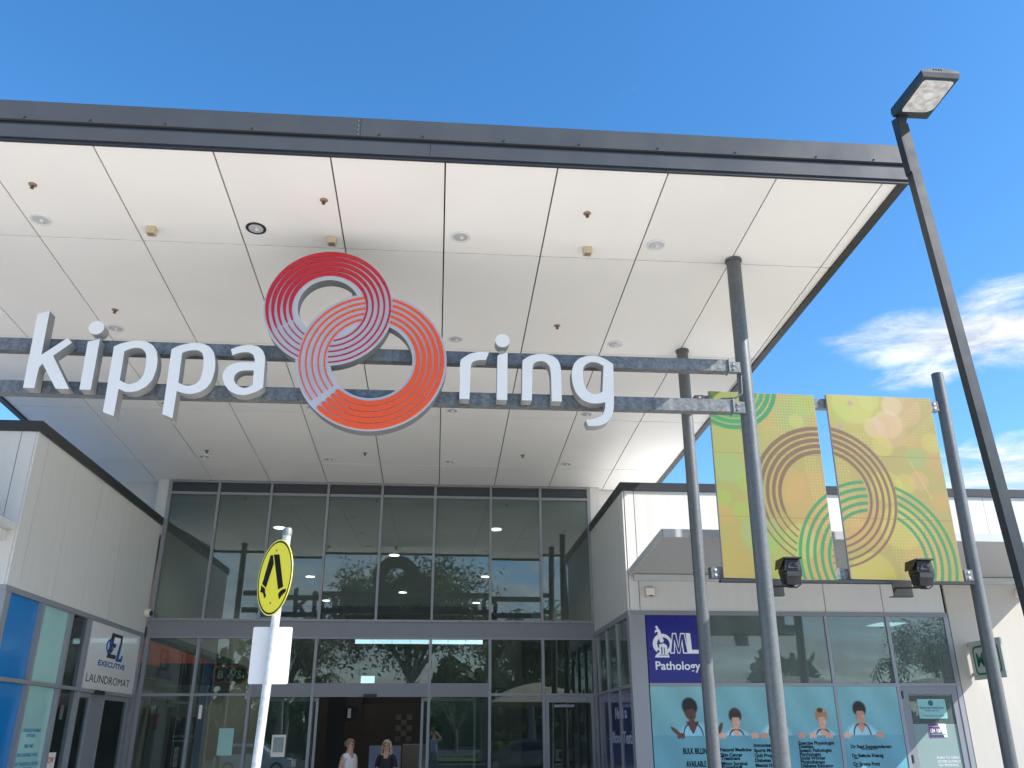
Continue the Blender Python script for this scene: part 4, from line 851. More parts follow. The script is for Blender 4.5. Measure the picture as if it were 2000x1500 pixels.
VX = [(3.495, 3.512), (4.40, 4.45), (5.53, 5.58), (6.64, 6.69), (7.74, 7.80), (8.80, 8.88)]
rbar(3.512, 7.74, 2.375, 2.425); rbar(7.80, 8.80, 2.385, 2.425)
for a, b in VX[1:]: rbar(a, b, 0, 3.518, 'mullion', None, 0.022)
def rpane(a, b, z0, z1, m, nm='pane', y=YR+0.0): return box(nm, m, rwg, a, b, y, y+0.010, z0, z1)
FRG = glass('hazy_glass', (0.50, 0.58, 0.56), 1.75, film=0.22)
for a, b in ((4.45, 5.53), (5.58, 6.64)): rpane(a, b, 2.427, 3.518, FRG)
rpane(6.69, 7.74, 2.427, 3.518, FRG); rpane(7.80, 8.80, 2.427, 3.518, FRG)
rm = thing('clinic_room', 'pale clinic interior behind the right wing windows', 'room', (6, 16.5, 0))
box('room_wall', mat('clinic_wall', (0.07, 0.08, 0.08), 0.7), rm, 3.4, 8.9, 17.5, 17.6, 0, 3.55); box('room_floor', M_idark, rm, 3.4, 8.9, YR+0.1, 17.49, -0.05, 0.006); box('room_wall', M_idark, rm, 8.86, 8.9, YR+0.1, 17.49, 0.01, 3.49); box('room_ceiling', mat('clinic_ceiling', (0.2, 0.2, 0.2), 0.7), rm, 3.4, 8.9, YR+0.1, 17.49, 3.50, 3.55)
for x, y, ln in ((8.15, 15.6, 'lit square ceiling panel seen in the window above the clinic door'),):
    t = thing('ceiling_panel', ln, 'ceiling light', (x, y, 3.49)); box('diffuser', emis('panel_light', (0.7, 0.9, 1.0), 1.4), t, x-0.22, x+0.26, y-0.25, y+0.25, 3.478, 3.488)
    box('panel_frame', M_trim, t, x-0.25, x+0.29, y-0.28, y+0.28, 3.489, 3.497)
# glazing on the return facing the entrance
def wbar(y0, y1, z0, z1, nm): box(nm, M_alu, rwg, XR_-0.012, XR_+0.06, y0, y1, z0, z1)
wbar(YR-0.018, 18.14, 3.50, 3.592, 'head_rail'); wbar(14.84, 18.14, 2.365, 2.415, 'transom')
for y in (14.90, 15.88, 16.90, 17.86): wbar(y-0.028, y+0.028, 2.417, 3.498, 'mullion'); wbar(y-0.028, y+0.028, 0, 2.363, 'mullion')
for a, b in ((14.93, 15.85), (15.91, 16.87), (16.93, 17.83)):
    box('pane', FRG, rwg, XR_+0.02, XR_+0.03, a, b, 2.417, 3.498)
bt = thing('blood_test_poster', 'navy NEED A BLOOD TEST window film on the return wall beside the entrance', 'poster', (XR_, 16.4, 0.3))
M_bt = mat('navy_film', rgb(60, 66, 120), 0.12, var=0.15, scale=2.5, coat=0.8)
for a, b in ((14.93, 15.85), (15.91, 16.87), (16.93, 17.83)): box('film', M_bt, bt, XR_+0.012, XR_+0.022, a, b, 0.05, 2.363)
M_ptx = mat('pale_text', rgb(175, 180, 205), 0.4)
text('Need', (XR_+0.012, 16.42, 1.90), 'west', 0.27, M_ptx, bt, width=0.72, bold=0.02); text('a', (XR_+0.012, 15.58, 1.90), 'west', 0.27, M_ptx, bt, width=0.18, bold=0.02); text('Blood Test?', (XR_+0.012, 16.80, 1.50), 'west', 0.27, M_ptx, bt, width=1.80, bold=0.02)
# QML pathology panel
qm = thing('pathology_sign', 'navy QML Pathology panel with white microscope logo in the corner window', 'sign', (3.95, YR, 2.43))
box('panel', M_navy, qm, 3.514, 4.398, YR-0.008, YR+0.006, 2.430, 3.516)
QY = YR-0.008
M_wi = mat('white_ink', (0.82, 0.83, 0.86), 0.4)
plate('ring_mark', [circ((3.775, 3.045), 0.168, 48), circ((3.79, 3.045), 0.108, 48)], (0, QY, 0), 'front', 0.002, M_wi, qm)
plate('microscope_mark', [[(3.63, 2.83), (3.88, 2.83), (3.87, 2.875), (3.85, 2.90), (3.85, 3.02), (3.79, 3.06), (3.715, 3.05), (3.715, 2.98), (3.69, 2.90), (3.65, 2.87)]], (0, QY, 0), 'front', 0.003, M_wi, qm)
plate('microscope_mark', [[(3.66, 3.33), (3.70, 3.345), (3.72, 3.30), (3.745, 3.27), (3.775, 3.16), (3.80, 3.10), (3.78, 3.07), (3.735, 3.07), (3.725, 3.12), (3.69, 3.24), (3.655, 3.22), (3.655, 3.26), (3.69, 3.29)]], (0, QY, 0), 'front', 0.003, M_wi, qm)
for q in ([(3.745, 2.88), (3.765, 2.88), (3.765, 3.0), (3.745, 3.0)], [(3.79, 2.88), (3.805, 2.88), (3.805, 2.99), (3.79, 2.99)], circ((3.695, 2.925), 0.022, 14), circ((3.685, 3.225), 0.02, 14), [(3.70, 3.035), (3.70, 3.05), (3.86, 3.085), (3.86, 3.07)], [(3.71, 2.862), (3.86, 2.862), (3.86, 2.872), (3.71, 2.872)]):
    plate('logo_detail', [q], (0, QY, 0), 'front', 0.0042, M_navy, qm)
mm = [(0.0, 0), (0.06, 0.335), (0.13, 0.335), (0.155, 0.13), (0.20, 0.335), (0.275, 0.335), (0.325, 0.0), (0.225, 0.0), (0.215, 0.16), (0.175, 0.0), (0.135, 0.0), (0.095, 0.16), (0.085, 0.0)]
plate('letter_mark', [[(3.89+p[0], 2.892+p[1]) for p in mm]], (0, QY, 0), 'front', 0.0022, M_wi, qm)
mi = [(0.022, 0.018), (0.072, 0.315), (0.115, 0.315), (0.155, 0.08), (0.21, 0.315), (0.262, 0.315), (0.302, 0.018), (0.245, 0.018), (0.228, 0.235), (0.168, 0.02), (0.142, 0.02), (0.088, 0.235), (0.068, 0.018)]
plate('letter_inline', [[(3.89+p[0], 2.892+p[1]) for p in mi]], (0, QY, 0), 'front', 0.0034, M_navy, qm)
plate('letter_mark', [[(4.185, 3.225), (4.262, 3.225), (4.272, 2.955), (4.385, 2.955), (4.385, 2.893), (4.205, 2.893)]], (0, QY, 0), 'front', 0.0026, M_wi, qm)
text('Pathology', (3.622, QY, 2.635), 'front', 0.19, M_wi, qm, width=0.765, bold=0.018)
# medical centre window film
mf = thing('medical_centre_poster', 'aqua window film showing doctors above lists of medical services', 'poster', (5.6, YR, 0.3))
SKIN = {'d': (92, 58, 44), 'l': (224, 172, 148), 't': (205, 150, 122)}
def ell(X, Z, cx, cz, rx, rz, ang=0.0, w=0.22):
    ca, sa = math.cos(R(ang)), math.sin(R(ang)); dx, dz_ = X-cx, Z-cz
    return np.clip((1-np.hypot((dx*ca+dz_*sa)/rx, (-dx*sa+dz_*ca)/rz))/w, 0, 1)
def film_fn(X, Z):
    c = np.ones(X.shape+(3,))*np.array((128, 182, 186.0))
    c = over(c, np.clip((2.4-Z)/0.9, 0, 1), (112, 170, 180), 0.9)
    c = over(c, (Z < 1.62).astype(float), (98, 158, 176), 0.75)
    def person(c, hx, hz, s, sk, hair, tilt, lean, blouse=(168, 214, 226)):
        c = over(c, ell(X, Z, hx+lean, hz-0.40*s, 0.32*s, 0.26*s)*(Z > 1.615), blouse, 0.95)
        c = over(c, ell(X, Z, hx+0.2*lean, hz-0.19*s, 0.055*s, 0.10*s), SKIN[sk], 1)
        for fx in (-0.17, -0.09, 0.10, 0.18): c = over(c, soft(np.abs(X-hx-lean-fx*s*(1+1.2*(hz-Z)))-0.006, 0.02)*(Z < hz-0.24*s)*(Z > 1.62), tuple(v*0.80 for v in blouse), 0.7)
        vm = (np.abs(X-hx-0.3*lean) < (Z-(hz-0.33*s))*0.55)*(Z < hz-0.15*s)*(Z > 1.615); c = over(c, vm.astype(float), SKIN[sk], 1)
        c = over(c, ell(X, Z, hx, hz+0.055*s, 0.125*s, 0.135*s, tilt), hair, 1)
        c = over(c, ell(X, Z, hx+0.005, hz-0.045*s, 0.085*s, 0.105*s, tilt), SKIN[sk], 1)
        c = over(c, ell(X, Z, hx, hz+0.07*s, 0.10*s, 0.055*s, tilt), hair, 0.9)
        c = over(c, ell(X, Z, hx+0.045*s, hz-0.06*s, 0.03*s, 0.05*s, tilt, 0.9), tuple(min(255, v*1.18) for v in SKIN[sk]), 0.6); c = over(c, ell(X, Z, hx-0.065*s, hz-0.05*s, 0.025*s, 0.08*s, tilt, 0.9), tuple(v*0.75 for v in SKIN[sk]), 0.6)
        c = over(c, ell(X, Z, hx+0.05*s, hz+0.13*s, 0.04*s, 0.022*s, tilt-20, 0.9), tuple(v*1.5+14 for v in hair), 0.6)
        dk = tuple(v*0.5 for v in SKIN[sk])
        for ex in (-0.035, 0.035): c = over(c, ell(X, Z, hx+ex*s, hz-0.02*s, 0.016*s, 0.007*s, 0, 0.5), dk, 0.9)
        c = over(c, ell(X, Z, hx+0.003, hz-0.055*s, 0.010*s, 0.020*s, 0, 0.8), tuple(v*0.8 for v in SKIN[sk]), 0.8)
        c = over(c, ell(X, Z, hx+0.003, hz-0.095*s, 0.026*s, 0.009*s, 0, 0.5), (190, 100, 96) if sk != 'd' else (60, 32, 28), 0.9)
        for sx in (-1, 1):       # stethoscope
            rr = np.abs(np.hypot((X-hx-0.3*lean)/1.0, (Z-hz+0.36*s)/1.35)-0.145*s)
            c = over(c, soft(rr-0.008, 0.008)*(Z < hz-0.17*s)*(Z > hz-0.42*s)*(Z > 1.615), (40, 46, 52), 0.95)
        return c
    c = person(c, 4.155, 2.00, 1.12, 'd', (14, 12, 13), 25, 0.10, (150, 208, 228))
    c = over(c, ell(X, Z, 3.90, 1.68, 0.034, 0.12, 50), SKIN['d'], 1); c = over(c, ell(X, Z, 4.63, 1.71, 0.036, 0.13, -25), SKIN['d'], 1)
    c = person(c, 4.905, 1.87, 0.95, 'l', (52, 34, 30), -4, 0.0); c = over(c, ell(X, Z, 4.90, 1.995, 0.05, 0.04), (66, 44, 40), 1)
    c = person(c, 5.58, 1.95, 0.9, 't', (26, 20, 20), 0, 0.0)
    c = person(c, 6.365, 1.87, 0.93, 'l', (178, 126, 86), 3, 0.0); c = over(c, ell(X, Z, 6.355, 2.00, 0.055, 0.04), (80, 52, 44), 1)
    c = person(c, 7.035, 1.965, 1.0, 't', (20, 16, 18), 0, -0.01)
    for hx in (3.98, 4.67, 5.21, 5.37, 6.0, 6.19, 6.46, 6.77, 7.33):
        sk = 'd' if hx < 4 else ('t' if hx in (5.37, 6.0, 7.33) else 'l')
        for k in range(4): c = over(c, ell(X, Z, hx-0.045+0.03*k, 1.60+0.012*(k % 2), 0.019, 0.042, 8, 0.25), SKIN[sk], 1)
        c = over(c, ell(X, Z, hx, 1.635, 0.075, 0.026, 0, 0.3), SKIN[sk], 1)
    gr = 1+0.018*np.sin(X*61+3*np.sin(Z*47))*np.sin(Z*83+2*np.sin(X*29))+0.035*np.sin(X*9.1+Z*5.3)
    return c*gr[..., None]
for a, b in ((3.514, 4.398), (4.452, 5.528), (5.582, 6.638), (6.692, 7.738)):
    grid_print('film', M_poster, mf, a, b, 0.4, 2.373, YR-0.012, 0.008, film_fn); box('pane', M_aqua, mf, a, b, YR-0.006, YR+0.006, 0.05, 2.373)
PY = YR-0.0125
def lines(x, zs, words, size, w=None, bold=0.03):
    for z, s in zip(zs, words): text(s, (x, PY, z-size*0.35), 'front', size, M_ink, mf, bold=bold)
for s, z, x0 in (('BULK BILLING', 1.345, 3.99), ('AVAILABLE', 1.155, 4.03)): text(s, (x0, PY, z), 'front', 0.12, M_ink, mf, width=0.045*len(s)*0.82, bold=0.03)
lines(4.605, (1.405, 1.328, 1.277, 1.20, 1.148), ('Natural Medicine', 'Skin Cancer', 'Treatment', 'Minor Surgical', 'Procedures'), 0.074)
lines(5.165, (1.471, 1.393, 1.318, 1.245, 1.171), ('Immunisations', 'Sports Medicine', 'Quit Programs', 'Diabetes Care', 'Mental Health'), 0.074)
lines(5.92, (1.50, 1.447, 1.39, 1.331, 1.275, 1.216, 1.158), ('Exercise Physiologist', 'Dietitian', 'Speech Pathologist', 'Psychologist', 'Social Worker', 'Physiotherapy', 'Diabetes Educator'), 0.072)
lines(6.80, (1.443, 1.307, 1.181), ('Dr Rani Somasundaram', 'Dr Belinda Kleinig', 'Dr Sirisha Potti'), 0.072); lines(6.97, (1.403,), ('FRACGP, MBBS, DCH',), 0.03); lines(6.83, (1.265, 1.14), ('MBBS', 'FRACGP'), 0.03)
# clinic door
lf = MB(); a, b = 7.805, 8.795; y0, y1 = YR-0.012, YR+0.035
lf.box(a, a+0.125, y0, y1, 0.01, 2.382); lf.box(b-0.10, b, y0, y1, 0.01, 2.382); lf.box(a+0.125, b-0.10, y0, y1, 2.255, 2.382); lf.box(a+0.125, b-0.10, y0, y1, 0.01, 0.2)
d = lf.build('clinic_door', M_grey, rwg)
box('door_pane', FRG, d, a+0.125, b-0.10, YR+0.006, YR+0.014, 1.79, 2.255); box('frosted_pane', M_frost, d, a+0.125, b-0.10, YR+0.006, YR+0.014, 0.2, 1.785)
for z in (2.24, 1.25, 0.3): box('hinge', M_char2, d, a+0.006, a+0.03, YR-0.03, YR-0.0125, z-0.06, z+0.06)
dp = thing('door_plate', 'aqua clinic name plate with dark leaf logo on the door glass', 'sign', (8.3, YR, 1.86))
plate('plate', [rrect(8.068, 8.56, 1.865, 2.173, 0.02)], (0, YR+0.005, 0), 'front', 0.006, mat('aqua_plate', rgb(140, 190, 188), 0.3), dp)
M_tl = mat('teal_text', rgb(30, 92, 98), 0.5)
plate('leaf_mark', [circ((8.30, 2.11), 0.045, 20)], (0, YR-0.001, 0), 'front', 0.002, M_tl, dp)
text('Moreton Bay Medical Centre', (8.10, YR-0.001, 2.02), 'front', 0.05, M_tl, dp, width=0.42); text('GENERAL PRACTICE', (8.18, YR-0.001, 1.98), 'front', 0.03, M_tl, dp, width=0.24); text('Push Door to Open', (8.14, YR-0.001, 1.90), 'front', 0.035, M_tl, dp, width=0.36)
stk = thing('phone_sticker', 'purple and white sticker printed 134 100 on the clinic door', 'sticker', (8.33, YR, 1.57))
box('white_half', M_white, stk, 8.19, 8.495, YR-0.001, YR+0.0045, 1.575, 1.786)
plate('purple_half', [[(8.192, 1.577), (8.44, 1.577), (8.36, 1.784), (8.192, 1.784)]], (0, YR-0.001, 0), 'front', 0.002, mat('purple_ink', rgb(84, 34, 112), 0.5), stk)
text('134 100', (8.205, YR-0.003, 1.65), 'front', 0.085, M_white, stk, width=0.18, bold=0.03); text('AFTER HOURS', (8.205, YR-0.003, 1.735), 'front', 0.03, M_white, stk)
box('green_bar', mat('green_bar_ink', rgb(90, 170, 110), 0.5), stk, 8.22, 8.47, YR-0.0045, YR-0.0033, 1.615, 1.63)
text('PUSH TO OPEN\nDOOR SLOWLY\nNO SMOKING', (8.25, YR+0.006, 1.245), 'front', 0.055, M_wi, rwg)
# awning over the shop windows
aw = thing('shop_awning', 'wide flat steel awning over the pathology and clinic windows', 'awning', (7, 13.6, 4.2))
AX0, AX1, AYF, AYB = 3.28, 10.78, 12.42, 14.795
def az(y): return 4.36-(y-AYF)*0.068
mb = MB(); mb.prism([(AX0+0.01, AYF+0.03, az(AYF)), (AX1, AYF+0.03, az(AYF)), (AX1, AYB, az(AYB)), (AX0+0.01, AYB, az(AYB))], [(AX0+0.01, AYF+0.03, az(AYF)+0.05), (AX1, AYF+0.03, az(AYF)+0.05), (AX1, AYB, az(AYB)+0.05), (AX0+0.01, AYB, az(AYB)+0.05)]); mb.build('deck', mat('awning_soffit', (0.46, 0.46, 0.45), 0.5, var=0.06), aw)
M_lip = mat('awning_lip', (0.50, 0.52, 0.53), 0.45, var=0.05)
mb = MB(); mb.box(AX0, AX1, AYF, AYF+0.028, 4.345, 4.465); mb.build('front_lip', M_lip, aw)
mb = MB(); mb.prism([(AX0-0.012, AYF, 4.345), (AX0+0.008, AYF, 4.345), (AX0+0.008, AYB, az(AYB)-0.015), (AX0-0.012, AYB, az(AYB)-0.015)], [(AX0-0.012, AYF, 4.465), (AX0+0.008, AYF, 4.465), (AX0+0.008, AYB, az(AYB)+0.10), (AX0-0.012, AYB, az(AYB)+0.10)]); mb.build('side_lip', M_lip, aw)
box('wall_angle', M_lip, aw, AX0+0.06, AX1, 14.70, 14.797, 4.09, 4.192)
for x, y in ((4.0, 13.3), (3.9, 14.3), (8.3, 13.4), (8.6, 14.3)): MB().rev((x, y, az(y)-0.001), [(0.04, 0), (0.03, -0.015)], 12).build('screw_cap', M_lip, aw)
wb = thing('wall_box', 'small white junction box on the cladding under the awning', 'box', (3.6, YR, 3.8))
box('case', M_cream, wb, 3.525, 3.685, YR-0.085, YR-0.001, 3.815, 3.97); box('cover', M_trim, wb, 3.535, 3.675, YR-0.10, YR-0.087, 3.84, 3.96)
box('lens', M_black, wb, 3.58, 3.64, YR-0.106, YR-0.101, 3.82, 3.838)
ms_ = thing('medical_blade_sign', 'white blade sign with green border and letter M projecting from the cream wall', 'sign', (9.15, YR, 2.46))
box('panel', mat('blade_white', (0.45, 0.48, 0.46), 0.4), ms_, 9.135, 9.165, 13.86, 14.755, 2.47, 3.09)
M_grn = mat('green_ink', rgb(20, 110, 80), 0.5)
def wplate(nm, pts, holes, m, d=0.002): return plate(nm, [pts]+holes, (9.135, 14.755, 2.47), 'west', d, m, ms_)
wplate('border', rrect(0.09, 0.82, 0.07, 0.54, 0.09), [rrect(0.125, 0.785, 0.105, 0.505, 0.065)], M_grn)
text('M', (9.135, 14.60, 2.68), 'west', 0.30, M_grn, ms_, bold=0.03)
for z in (2.55, 3.02): box('bracket', M_gal, ms_, 9.14, 9.16, 14.757, YR-0.016, z, z+0.04)
cam2 = thing('security_camera', 'white security camera on the cream wall behind the lamp post', 'camera', (10.3, YR, 3.9))
MB().rev((10.30, YR-0.016, 3.93), [(0.09, 0), (0.09, 0.05), (0.07, 0.07)], 18, nrm=(0, -1, 0)).build('base', M_white, cam2); MB().cyl((10.30, YR-0.09, 3.90), (10.24, YR-0.24, 3.88), 0.045, n=14).build('barrel', M_white, cam2)

# ------------------------------------------------------------------ people
M_skin = mat('skin', (0.52, 0.30, 0.21), 0.5, var=0.06, scale=20); M_sknd = mat('lips', (0.40, 0.14, 0.12), 0.5); M_eyew = mat('eye_white', (0.7, 0.7, 0.7), 0.3)
def person(loc, face, label, cloth, legs, hair, arms, hairstyle, h=1.0, tilt=0.0, sleeve=False):
    """face: heading angle (0 looks towards -Y); arms: per side list of shoulder-relative joints (elbow, wrist) in body axes (right, forward, up)"""
    root = thing('person', label, 'person', loc); root.rotation_euler = (0, 0, face)
    bm = bmesh.new(); vs = []; rad = []; ed = []
    def v(x, y, z, r, p=None):
        vs.append((x*h, y*h, z*h)); rad.append(r*h)
        if p is not None: ed.append((p, len(vs)-1))
        return len(vs)-1
    pel = v(0, 0, 0.93, 0.135); ab = v(0, 0.0, 1.06, 0.112, pel); ch = v(0, 0.0, 1.22, 0.125, ab); up_ = v(0, 0.012, 1.35, 0.085, ch)
    nk = v(0, 0.012, 1.425, 0.050, up_); jaw = v(0, -0.012, 1.485, 0.062, nk); hd = v(0, -0.008, 1.555, 0.078, jaw); tp = v(0, 0.012, 1.605, 0.066, hd)
    for s in (-1, 1):
        hp = v(s*0.085, 0, 0.86, 0.098, pel); kn = v(s*0.095, -0.012, 0.48, 0.058, hp); cf = v(s*0.097, 0.018, 0.32, 0.054, kn); an = v(s*0.10, 0.02, 0.085, 0.037, cf); he = v(s*0.10, -0.03, 0.045, 0.04, an); v(s*0.105, -0.15, 0.03, 0.028, he)
        shl = v(s*0.150, 0.015, 1.345, 0.056, up_)
        e, w = arms[0 if s < 0 else 1]
        el = v(e[0]*s, e[1], e[2], 0.040, shl); wr = v(w[0]*s, w[1], w[2], 0.027, el)
        d = (Vector(w)-Vector(e)).normalized(); d.x *= s
        sidev = d.cross(Vector((0, 1, 0.2))).normalized(); fwv = sidev.cross(d)
        W_ = Vector((w[0]*s, w[1], w[2])); pm = v(*(W_+d*0.06), 0.028, wr)
        for k, ln in enumerate((0.070, 0.082, 0.076, 0.058)):
            b0 = W_+d*0.085+sidev*(0.027-0.018*k); a1 = v(*b0, 0.0095, pm); m_ = b0+d*ln*0.55+fwv*0.006; a2 = v(*m_, 0.009, a1); v(*(m_+d*ln*0.42+fwv*0.018), 0.0075, a2)
        t1 = v(*(W_+d*0.045+sidev*0.035+fwv*0.01), 0.0115, pm); v(*(W_+d*0.085+sidev*0.052+fwv*0.02), 0.0095, t1)
    me = bpy.data.meshes.new('body'); me.from_pydata(vs, ed, [])
    o = bpy.data.objects.new('body', me); COL.objects.link(o)
    sk = o.modifiers.new('s', 'SKIN')
    for i, r_ in enumerate(rad): me.skin_vertices[0].data[i].radius = (r_*(1.25 if i in (0, 1, 2) else 1.0), r_*(0.85 if i in (0, 1, 2) else 1.0))
    me.skin_vertices[0].data[0].use_root = True
    sb = o.modifiers.new('d', 'SUBSURF'); sb.levels = 2; sb.render_levels = 2
    bpy.context.view_layer.update()
    m2 = bpy.data.meshes.new_from_object(o.evaluated_get(bpy.context.evaluated_depsgraph_get())); bpy.data.objects.remove(o)
    m2.name = 'body'; m2.materials.clear()
    for mt in (M_skin, cloth, legs): m2.materials.append(mt)
    for p in m2.polygons:
        c = p.center/h; p.use_smooth = True
        if c.z < 0.95 and abs(c.x) < 0.24: p.material_index = 2 if c.z > 0.06 else 1
        elif 0.9 < c.z < (1.40 if abs(c.x) > 0.05 else 1.375 if c.y > -0.02 else 1.33) and (abs(c.x) < 0.165 or (sleeve and abs(c.x) < 0.27 and c.z > 1.16)): p.material_index = 1
    bo = bpy.data.objects.new('body', m2); COL.objects.link(bo); bo.parent = root
    hz = 1.555
    def loc_mesh(mb, nm, mt):
        me = bpy.data.meshes.new(nm); me.from_pydata([(a*h, b*h, c*h) for a, b, c in mb.v], [], mb.f); bm_ = bmesh.new(); bm_.from_mesh(me); bmesh.ops.recalc_face_normals(bm_, faces=bm_.faces); bm_.to_mesh(me); bm_.free()
        me.polygons.foreach_set('use_smooth', [True]*len(me.polygons)); q = link(nm, me, mt); q.parent = root; return q
    for s in (-1, 1):
        mb = MB(); mb.rev((s*0.03, -0.080, 1.548), [(0.002, 0.012), (0.010, 0.008), (0.013, 0)], 10, nrm=(0, -1, 0)); loc_mesh(mb, 'eye', M_ink)
        mb = MB(); mb.rev((s*0.078, 0.0, 1.535), [(0.004, 0.012), (0.018, 0.008), (0.024, 0)], 10, nrm=(s, 0, 0)); loc_mesh(mb, 'ear', M_skin)
    mb = MB(); mb.cyl((0, -0.082, 1.545), (0, -0.103, 1.512), 0.007, 0.013, 8); loc_mesh(mb, 'nose', M_skin)
    mb = MB(); mb.rev((0, -0.076, 1.484), [(0.003, 0.010), (0.016, 0.007), (0.022, 0)], 10, nrm=(0, -1, 0)); mb.v = [(a, b, 1.484+(c-1.484)*0.4) for a, b, c in mb.v]; loc_mesh(mb, 'mouth', M_sknd)
    # hair: cap of strips round the skull, cut away over the face
    mb = MB(); nu, nv = 28, 12; k = {}
    for j in range(nv+1):
        for i in range(nu):
            th = 2*math.pi*i/nu; ph = math.pi*0.5*(1-j/nv*1.0)+R(-18)*(j/nv)
            fx_ = max(0, math.cos(th+math.pi/2)*0) 
            front = (1-math.sin(th))/2 if False else (1+math.cos(th+math.pi/2*3-math.pi))/2
            dirx, diry = math.cos(th), math.sin(th)
            fr_ = max(0.0, -diry)
            ph = math.pi/2-(math.pi/2+R(25))*(j/nv)*(1-0.50*fr_**1.5)
            wob = 1+0.035*math.sin(7*th+j)+0.02*math.sin(13*th)
            k[i, j] = len(mb.v); mb.v.append((0.094*math.cos(ph)*dirx*wob, 0.010+0.105*math.cos(ph)*diry*wob, 1.565+0.10*math.sin(ph)))
    for j in range(nv):
        for i in range(nu): mb.f.append((k[i, j], k[(i+1) % nu, j], k[(i+1) % nu, j+1], k[i, j+1]))
    if hairstyle == 'long':
        for i in range(44):
            th = R(-35+250*i/43); dx, dy = math.cos(th), math.sin(th)
            l = 0.20+0.05*random.random()
            mb.tube([(0.088*dx, 0.01+0.095*dy, 1.56), (0.098*dx, 0.012+0.098*dy, 1.49), (0.105*dx, 0.015+0.09*dy, 1.42), (0.10*dx+0.01*random.uniform(-1, 1), 0.02+0.085*dy, 1.56-l)], [0.012, 0.013, 0.012, 0.004], 6)
    else:
        mb.rev((0.03, 0.10, 1.60), [(0.01, -0.04), (0.04, -0.028), (0.05, 0), (0.04, 0.028), (0.01, 0.04)], 14, nrm=(0.2, 1, 0.2))
        mb.rev((-0.03, 0.09, 1.575), [(0.01, -0.035), (0.035, -0.02), (0.042, 0), (0.03, 0.025), (0.01, 0.035)], 12, nrm=(-0.3, 1, 0))
    loc_mesh(mb, 'hair', hair)
    return root
hang = ((0.205, 0.03, 1.09), (0.215, -0.02, 0.86)); bent = ((0.20, 0.02, 1.09), (0.16, -0.17, 1.03)); upa = ((0.30, -0.02, 1.42), (0.14, -0.20, 1.60))
M_hair1 = mat('ash_blonde_hair', (0.26, 0.18, 0.10), 0.55, var=0.3, scale=60); M_hair2 = mat('platinum_hair', (0.50, 0.42, 0.31), 0.5, var=0.3, scale=60); M_hair3 = mat('brown_hair', (0.06, 0.04, 0.03), 0.5, var=0.3, scale=60)
M_tank = mat('white_cotton', (0.74, 0.68, 0.66), 0.8, var=0.05); M_blk = mat('black_cotton', (0.02, 0.02, 0.024), 0.8, var=0.2); M_den = mat('denim', (0.05, 0.07, 0.13), 0.8, var=0.2); M_bluet = mat('blue_print_cotton', (0.16, 0.22, 0.36), 0.8, var=0.6, scale=18)
person((-1.56, 17.5, 0.0), R(48), 'woman in a white sleeveless top with fair hair tied back, before the open doors', M_tank, M_den, M_hair1, (hang, bent), 'bun', 0.955)
person((-0.89, 17.55, 0.0), R(-6), 'woman in a black top with long platinum hair, right of the woman in white', M_blk, M_blk, M_hair2, (bent, bent), 'long', 0.945, sleeve=True)
person((0.0, -0.34, 0.0), math.pi, 'photographer in a blue top holding both arms up in front of the entrance', M_bluet, M_den, M_hair3, (upa, upa), 'bun', 1.0, sleeve=True)

# ------------------------------------------------------------------ what the glass mirrors: car park, cars, shade sails, trees
M_bark = mat('gum_bark', (0.30, 0.26, 0.22), 0.85, var=0.25, scale=5); 
def leafm(nm, c):
    m = mat(nm, c, 0.6, var=0.35, scale=0.8); t = m.node_tree; b = t.nodes['Principled BSDF']; o = t.nodes['Material Output']
    tl = N(t, 'ShaderNodeBsdfTranslucent'); tl.inputs[0].default_value = (c[0]*1.1, c[1]*1.25, c[2]*0.7, 1)
    ms = N(t, 'ShaderNodeMixShader'); ms.inputs[0].default_value = 0.42
    t.links.new(b.outputs[0], ms.inputs[1]); t.links.new(tl.outputs[0], ms.inputs[2]); t.links.new(ms.outputs[0], o.inputs[0]); return m
M_lf = [leafm('gum_leaves', (0.12, 0.14, 0.075)), leafm('dark_leaves', (0.075, 0.115, 0.05)), leafm('palm_leaves', (0.07, 0.11, 0.04))]
